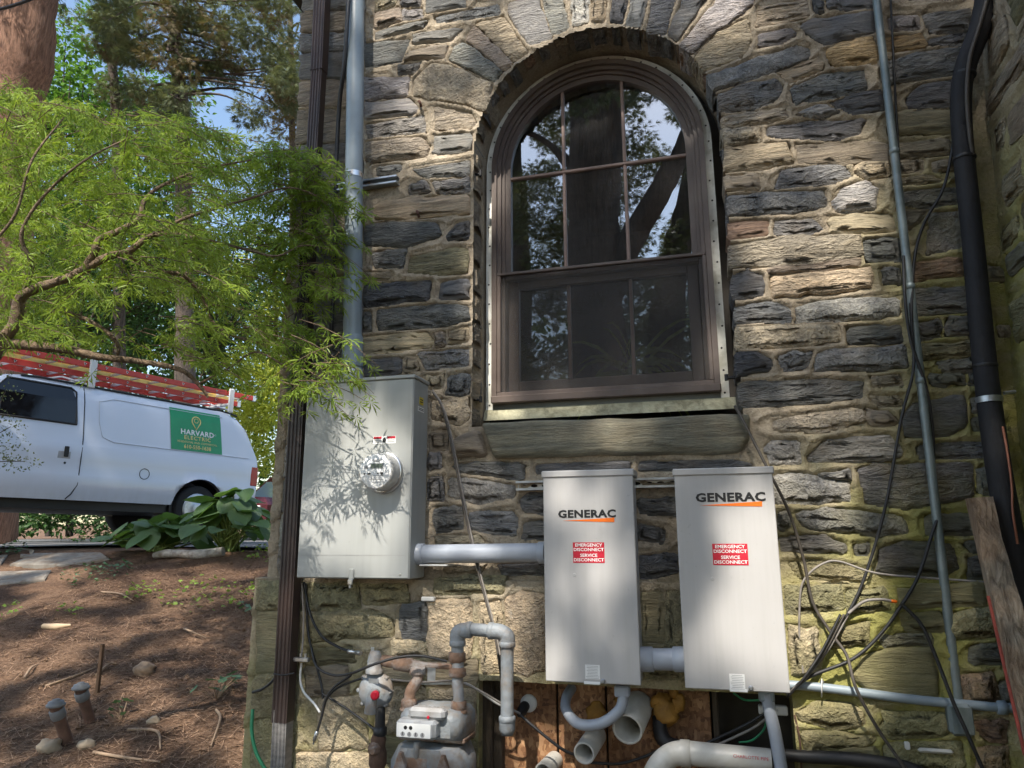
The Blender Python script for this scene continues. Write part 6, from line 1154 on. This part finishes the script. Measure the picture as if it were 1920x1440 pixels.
conifer(345, 14, [(348, 1000), (346, 500), (342, 230), (335, 150), (320, -80)], .20, [(330, 60, 130, 80, 30), (420, 90, 110, 60, 18), (240, 60, 80, 70, 10), (500, 150, 60, 90, 10), (440, -20, 120, 40, 14), (545, 170, 22, 70, 8), (300, 200, 90, 50, 12)], 'drooping dark conifer with brownish foliage in the middle of the treetops', (M_CONI, M_CONB))
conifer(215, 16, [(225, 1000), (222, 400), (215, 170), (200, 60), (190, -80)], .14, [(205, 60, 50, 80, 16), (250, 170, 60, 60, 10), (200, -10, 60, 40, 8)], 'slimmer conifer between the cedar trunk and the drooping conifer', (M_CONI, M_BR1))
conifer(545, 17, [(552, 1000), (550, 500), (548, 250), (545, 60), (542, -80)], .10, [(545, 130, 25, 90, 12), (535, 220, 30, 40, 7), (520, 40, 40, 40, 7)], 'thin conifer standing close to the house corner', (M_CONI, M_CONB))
def leafy(px, depth, tops, label, mat, per, size, rx=.9, name='broadleaf_tree', trunk=True, ry=.7):
    t = thing(name, PD(px, 985, depth), label, 'tree' if name != 'shrub' else 'shrub', 'trees beyond the driveway'); 
    if trunk: limb(t, pdp([(px, 1005, depth), (px+6, 800, depth), (px-4, 560, depth), (px+2, tops[0][1], depth)]), .09, .03, M_BKD, 'trunk', 10)
    cl = [(PD(x+random.gauss(0, 14), y+random.gauss(0, 12), depth+random.uniform(-1, 1)), (rx*random.uniform(.6, 1.2), rx, ry*random.uniform(.5, 1.1))) for x, y in tops for _ in range(2)]
    if trunk:
        for c, r_ in cl[::2]: a = PD(px, min(900, float(c[2])*0+700), depth); limb(t, [a, (a+c)/2+[0, 0, .3], c], .05, .012, M_BKD, 'limb', 5)
    crown(t, cl, per, size, BROAD, mat, .25)
def gridpts(x0, x1, y0, y1, st, p=.8): return [(x+random.uniform(-st/3, st/3), y+random.uniform(-st/3, st/3)) for x in np.arange(x0, x1, st) for y in np.arange(y0, y1, st) if random.random() < p]
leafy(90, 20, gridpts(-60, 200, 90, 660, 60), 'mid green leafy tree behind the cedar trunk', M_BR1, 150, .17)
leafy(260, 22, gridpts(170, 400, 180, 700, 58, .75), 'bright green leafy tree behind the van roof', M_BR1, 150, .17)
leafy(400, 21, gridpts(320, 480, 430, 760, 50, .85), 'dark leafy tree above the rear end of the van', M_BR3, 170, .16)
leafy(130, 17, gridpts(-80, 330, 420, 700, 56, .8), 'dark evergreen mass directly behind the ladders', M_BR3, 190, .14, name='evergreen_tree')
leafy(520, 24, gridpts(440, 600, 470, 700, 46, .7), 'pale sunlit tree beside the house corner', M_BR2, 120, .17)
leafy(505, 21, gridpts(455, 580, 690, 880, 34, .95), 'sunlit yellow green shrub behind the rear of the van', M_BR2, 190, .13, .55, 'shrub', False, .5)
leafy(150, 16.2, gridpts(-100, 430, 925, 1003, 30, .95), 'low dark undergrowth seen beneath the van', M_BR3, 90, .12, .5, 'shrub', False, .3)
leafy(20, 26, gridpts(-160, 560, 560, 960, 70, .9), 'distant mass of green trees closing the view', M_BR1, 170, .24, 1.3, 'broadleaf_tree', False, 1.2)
ns = thing('shrub', PD(-40, 900, 4.4), 'twiggy small leaved shrub at the edge of the picture in front of the van', 'shrub')
V, Fc = scatter(*BROAD, np.concatenate([ell(60, PD(x, y, 4.4), (.11, .12, .06)) for x, y in ((-20, 700), (5, 735), (-10, 780), (18, 830), (30, 850), (-5, 860), (10, 800), (40, 870))]), rot_rand(480), rng.uniform(.012, .024, 480)); npmesh('foliage', V, Fc, leafmat('grey_green_leaf', (.07, .10, .05), (.14, .17, .09), .3), ns)
for a, b_ in (((-60, 900), (10, 735)), ((-60, 880), (45, 865)), ((-60, 860), (20, 800))): limb(ns, [PD(*a, 4.4), PD((a[0]+b_[0])/2, (a[1]+b_[1])/2-6, 4.4), PD(*b_, 4.4)], .005, .002, M_BKD, 'twig', 5)
one('overhead_wire', MB().tube([PD(-40, 26, 9), PD(20, 12, 9), PD(75, -8, 9)], .02, 6, sub=4), M_BLK, 'black overhead wire crossing the cedar trunk', 'wire')
# ---------------------------------------------------------------- big tree behind the viewer: shades the wall, is mirrored in the window
MY = 2*(WY+.036)
def mir(x, y, Yb): q = P(x, y, MY-Yb); return np.array([q[0], Yb, q[2]])
BT = thing('shade_tree', mir(1125, 1000, -8.8)*[1, 1, 0], 'big dark trunk and feathery boughs mirrored in the window panes', 'tree')
limb(BT, [mir(1128, 1250, -8.8), mir(1120, 700, -8.8), mir(1116, 420, -8.8), mir(1112, 150, -8.8), mir(1111, 112, -8.95), mir(1111, 112, -8.95)+[0, -.9, .45], mir(1111, 112, -8.95)+[-.1, -2.6, 1.5], mir(1111, 112, -8.95)+[-.4, -5, 3]], .58, .34, M_BKD, 'trunk', 18)
limb(BT, [mir(1140, 560, -8.8), mir(1185, 455, -8.7), mir(1235, 370, -8.6), mir(1275, 290, -8.5), mir(1310, 200, -8.5), mir(1350, 60, -8.5)], .26, .17, M_BKD, 'limb', 14)
limb(BT, [mir(1118, 420, -8.8), mir(1060, 300, -8.9), mir(1010, 255, -9), mir(950, 240, -9)], .10, .03, M_BKD, 'limb', 10)
limb(BT, [mir(1112, 190, -8.8), mir(1150, 130, -9.0), mir(1190, 115, -9.6), mir(1230, 110, -10.6)], .2, .10, M_BKD, 'limb', 12)
T2 = thing('mirrored_tree', mir(1260, 1000, -12)*[1, 1, 0], 'leaning darker tree mirrored at the side of the upper sash', 'tree')
limb(T2, [mir(1225, 1100, -12), mir(1250, 620, -12), mir(1270, 480, -12), mir(1292, 390, -12), mir(1330, 200, -12)], .42, .25, M_BKD, 'trunk', 12)
T3 = thing('mirrored_tree', mir(960, 1000, -14)*[1, 1, 0], 'slim tree mirrored in the panes near the flange', 'tree')
limb(T3, [mir(985, 1100, -14), mir(975, 560, -14), mir(968, 300, -14), mir(960, 0, -14)], .3, .18, M_BKD, 'trunk', 10)
cl = {0: [], 1: [], 2: []}
for _ in range(2300):
    x, y = random.uniform(830, 1470), random.uniform(20, 900); f = noise3(Vector((x*.010, y*.012, 4.2)))+.5*noise3(Vector((x*.03, y*.03, 1)))
    if f < (.04 if x > 1180 and y < 560 else -.16): continue
    Yb = random.uniform(-10, -15); cl[0 if x < 1130 else 1 if x < 1290 else 2].append((mir(x, y, Yb), (random.uniform(.3, .6), .4, random.uniform(.12, .3))))
crown(BT, cl[0], 45, .14, SPRAY, M_CONI, .3); crown(T2, cl[1]+cl[2], 45, .14, SPRAY, M_CONI, .3)
crown(T3, [(mir(random.uniform(820, 1480), random.uniform(560, 1000), random.uniform(-17, -22)), (1.2, .8, .7)) for _ in range(90)], 60, .35, BROAD, M_BR3, .2)
# unseen canopy shaped as a light mask: LIT ellipses leave gaps for the sun
LIT = [(800, 60, 105, 80, .9, 0), (850, 250, 75, 70, 1, 0), (755, 250, 60, 90, .7, 0), (850, 335, 60, 32, .8, 0), (1000, 40, 80, 60, 1, 0), (1110, 20, 90, 40, 1, 0), (1230, 20, 60, 30, .6, 0), (1345, 35, 60, 55, 1, 0), (1420, 70, 70, 40, .8, 0), (1600, 100, 45, 22, 1, 0), (1740, 20, 80, 14, .8, 0), (1690, 95, 50, 14, .7, 0),
       (1430, 298, 80, 40, 1, 0), (1560, 290, 100, 36, 1, 0), (1600, 330, 60, 34, .9, 0), (1580, 465, 90, 66, 1, 0), (1470, 455, 110, 44, .9, 0), (1605, 380, 66, 40, 1, 0), (1720, 338, 50, 12, 1, 0), (1500, 540, 130, 40, .6, 0), (1480, 620, 100, 40, .45, 0), (1570, 600, 100, 20, .5, 0), (1520, 800, 120, 50, .5, 0), (1550, 880, 110, 44, .9, 0), (1550, 960, 90, 40, .8, 0), (1560, 1130, 84, 110, .95, 0), (1570, 1280, 80, 150, 1, 0),
       (922, 340, 32, 62, 1, .2), (922, 660, 34, 130, 1, .2), (1050, 742, 90, 26, 1, .2), (1325, 690, 50, 60, .8, .2), (1145, 832, 80, 36, 1, -.03), (1000, 790, 60, 12, .5, .1), (880, 915, 55, 28, 1, 0), (860, 1014, 60, 14, 1, 0), (880, 1062, 50, 12, 1, 0), (840, 780, 40, 30, .5, 0),
       (610, 770, 60, 40, .55, -.2), (720, 770, 36, 50, .7, -.2), (680, 880, 80, 60, .9, -.2), (660, 990, 110, 100, 1, -.2), (770, 850, 20, 60, .6, -.2),
       (1040, 1190, 24, 130, 1, -.2), (1090, 915, 56, 40, 1, -.2), (1130, 1080, 34, 120, 1, -.2), (1118, 970, 36, 50, 1, -.2), (1405, 950, 48, 70, 1, -.2), (1412, 1080, 66, 80, 1, -.2), (1400, 1210, 80, 100, 1, -.2), (900, 1036, 90, 20, .8, -.12),
       (840, 1185, 60, 60, 1, -.05), (935, 1190, 60, 90, 1, -.05), (740, 1222, 60, 18, .9, -.05), (760, 1310, 110, 80, 1, -.25), (640, 1370, 50, 60, .7, -.08), (850, 1400, 110, 50, 1, -.3), (950, 1270, 30, 110, 1, -.24), (1000, 1420, 60, 40, .9, .1), (1330, 1420, 110, 26, .9, -.12), (550, 770, 26, 70, 1, -.1), (525, 1180, 30, 70, .5, -.1), (530, 1350, 30, 90, .7, -.1), (1880, 1150, 30, 60, .6, -.25), (600, 40, 30, 60, .4, -.1), (660, 300, 24, 260, .35, -.13)]
TE = math.tan(SUN_EL)/math.cos(SUN_AZ)
def to0(p_): return np.array([p_[0]-p_[1]*math.tan(SUN_AZ)*0, p_[2]+p_[1]*TE])
LW = []
for cx, cy, rx, ry, wgt, Y in LIT:
    c = to0(P(cx, cy, Y)); LW.append((c[0], c[1], abs(to0(P(cx+rx, cy, Y))[0]-c[0]), abs(to0(P(cx, cy+ry, Y))[1]-c[1]), wgt))
def lit(x, z):
    v = 0
    if x > -2.12 and z < 5:
        for a, b_, ra, rb, wgt in LW:
            q = ((x-a)/ra)**2+((z-b_)/rb)**2
            if q < 1.5: v = max(v, wgt**.6*min(1, (1.5-q)/.25))
        return v
    f = noise3(Vector((x*1.5, z*1.1, 7.7)))+.5*noise3(Vector((x*4, z*3, 3.3)))
    if z < 6.0: return .9 if f > -.22 else .12
    return .8 if f > .42 else .06
SP = []
def sow(x0, x1, z0, z1, st):
    for x in np.arange(x0, x1, st):
        for z in np.arange(z0, z1, st):
            xx, zz = x+random.uniform(-.5, .5)*st, z+random.uniform(-.5, .5)*st
            if random.random() > lit(xx, zz): SP.append((xx, zz, st))
sow(-2.4, 1.5, -.4, 4.9, .085); sow(-7.5, -2.4, -1.2, 6.0, .12); sow(-11, -2.0, 6.0, 12.5, .19); sow(1.5, 2.3, -.4, 5, .14)
SP = np.array(SP); D_ = rng.uniform(10.5, 14.5, len(SP)); CP = np.stack([SP[:, 0], np.zeros(len(SP)), SP[:, 1]], 1)+SUND[None]*D_[:, None]
per = 9; pp = np.repeat(CP, per, 0)+rng.normal(0, 1, (len(CP)*per, 3))*np.repeat(SP[:, 2], per)[:, None]*.26; sz = np.repeat(SP[:, 2], per)*rng.uniform(1.1, 1.7, len(pp))
V, Fc = scatter(*SPRAY, pp, rot_rand(len(pp)), sz)
npmesh('dapple_mask_canopy', V, Fc, M_CONI, BT)
hub = mir(1111, 112, -8.95)+np.array([-.3, -4.2, 2.4])
for tx, tz in ((-9, 9), (-6, 3), (-5, 8), (-3.2, 2), (-1.15, 3.0), (.95, 2.3), (1.7, 3.8)):
    c = np.array([tx, 0, tz])+SUND*12.6; limb(BT, [hub, hub*.4+c*.6+[0, -1.4, -.6], c], .09, .015, M_BKD, 'limb', 6)
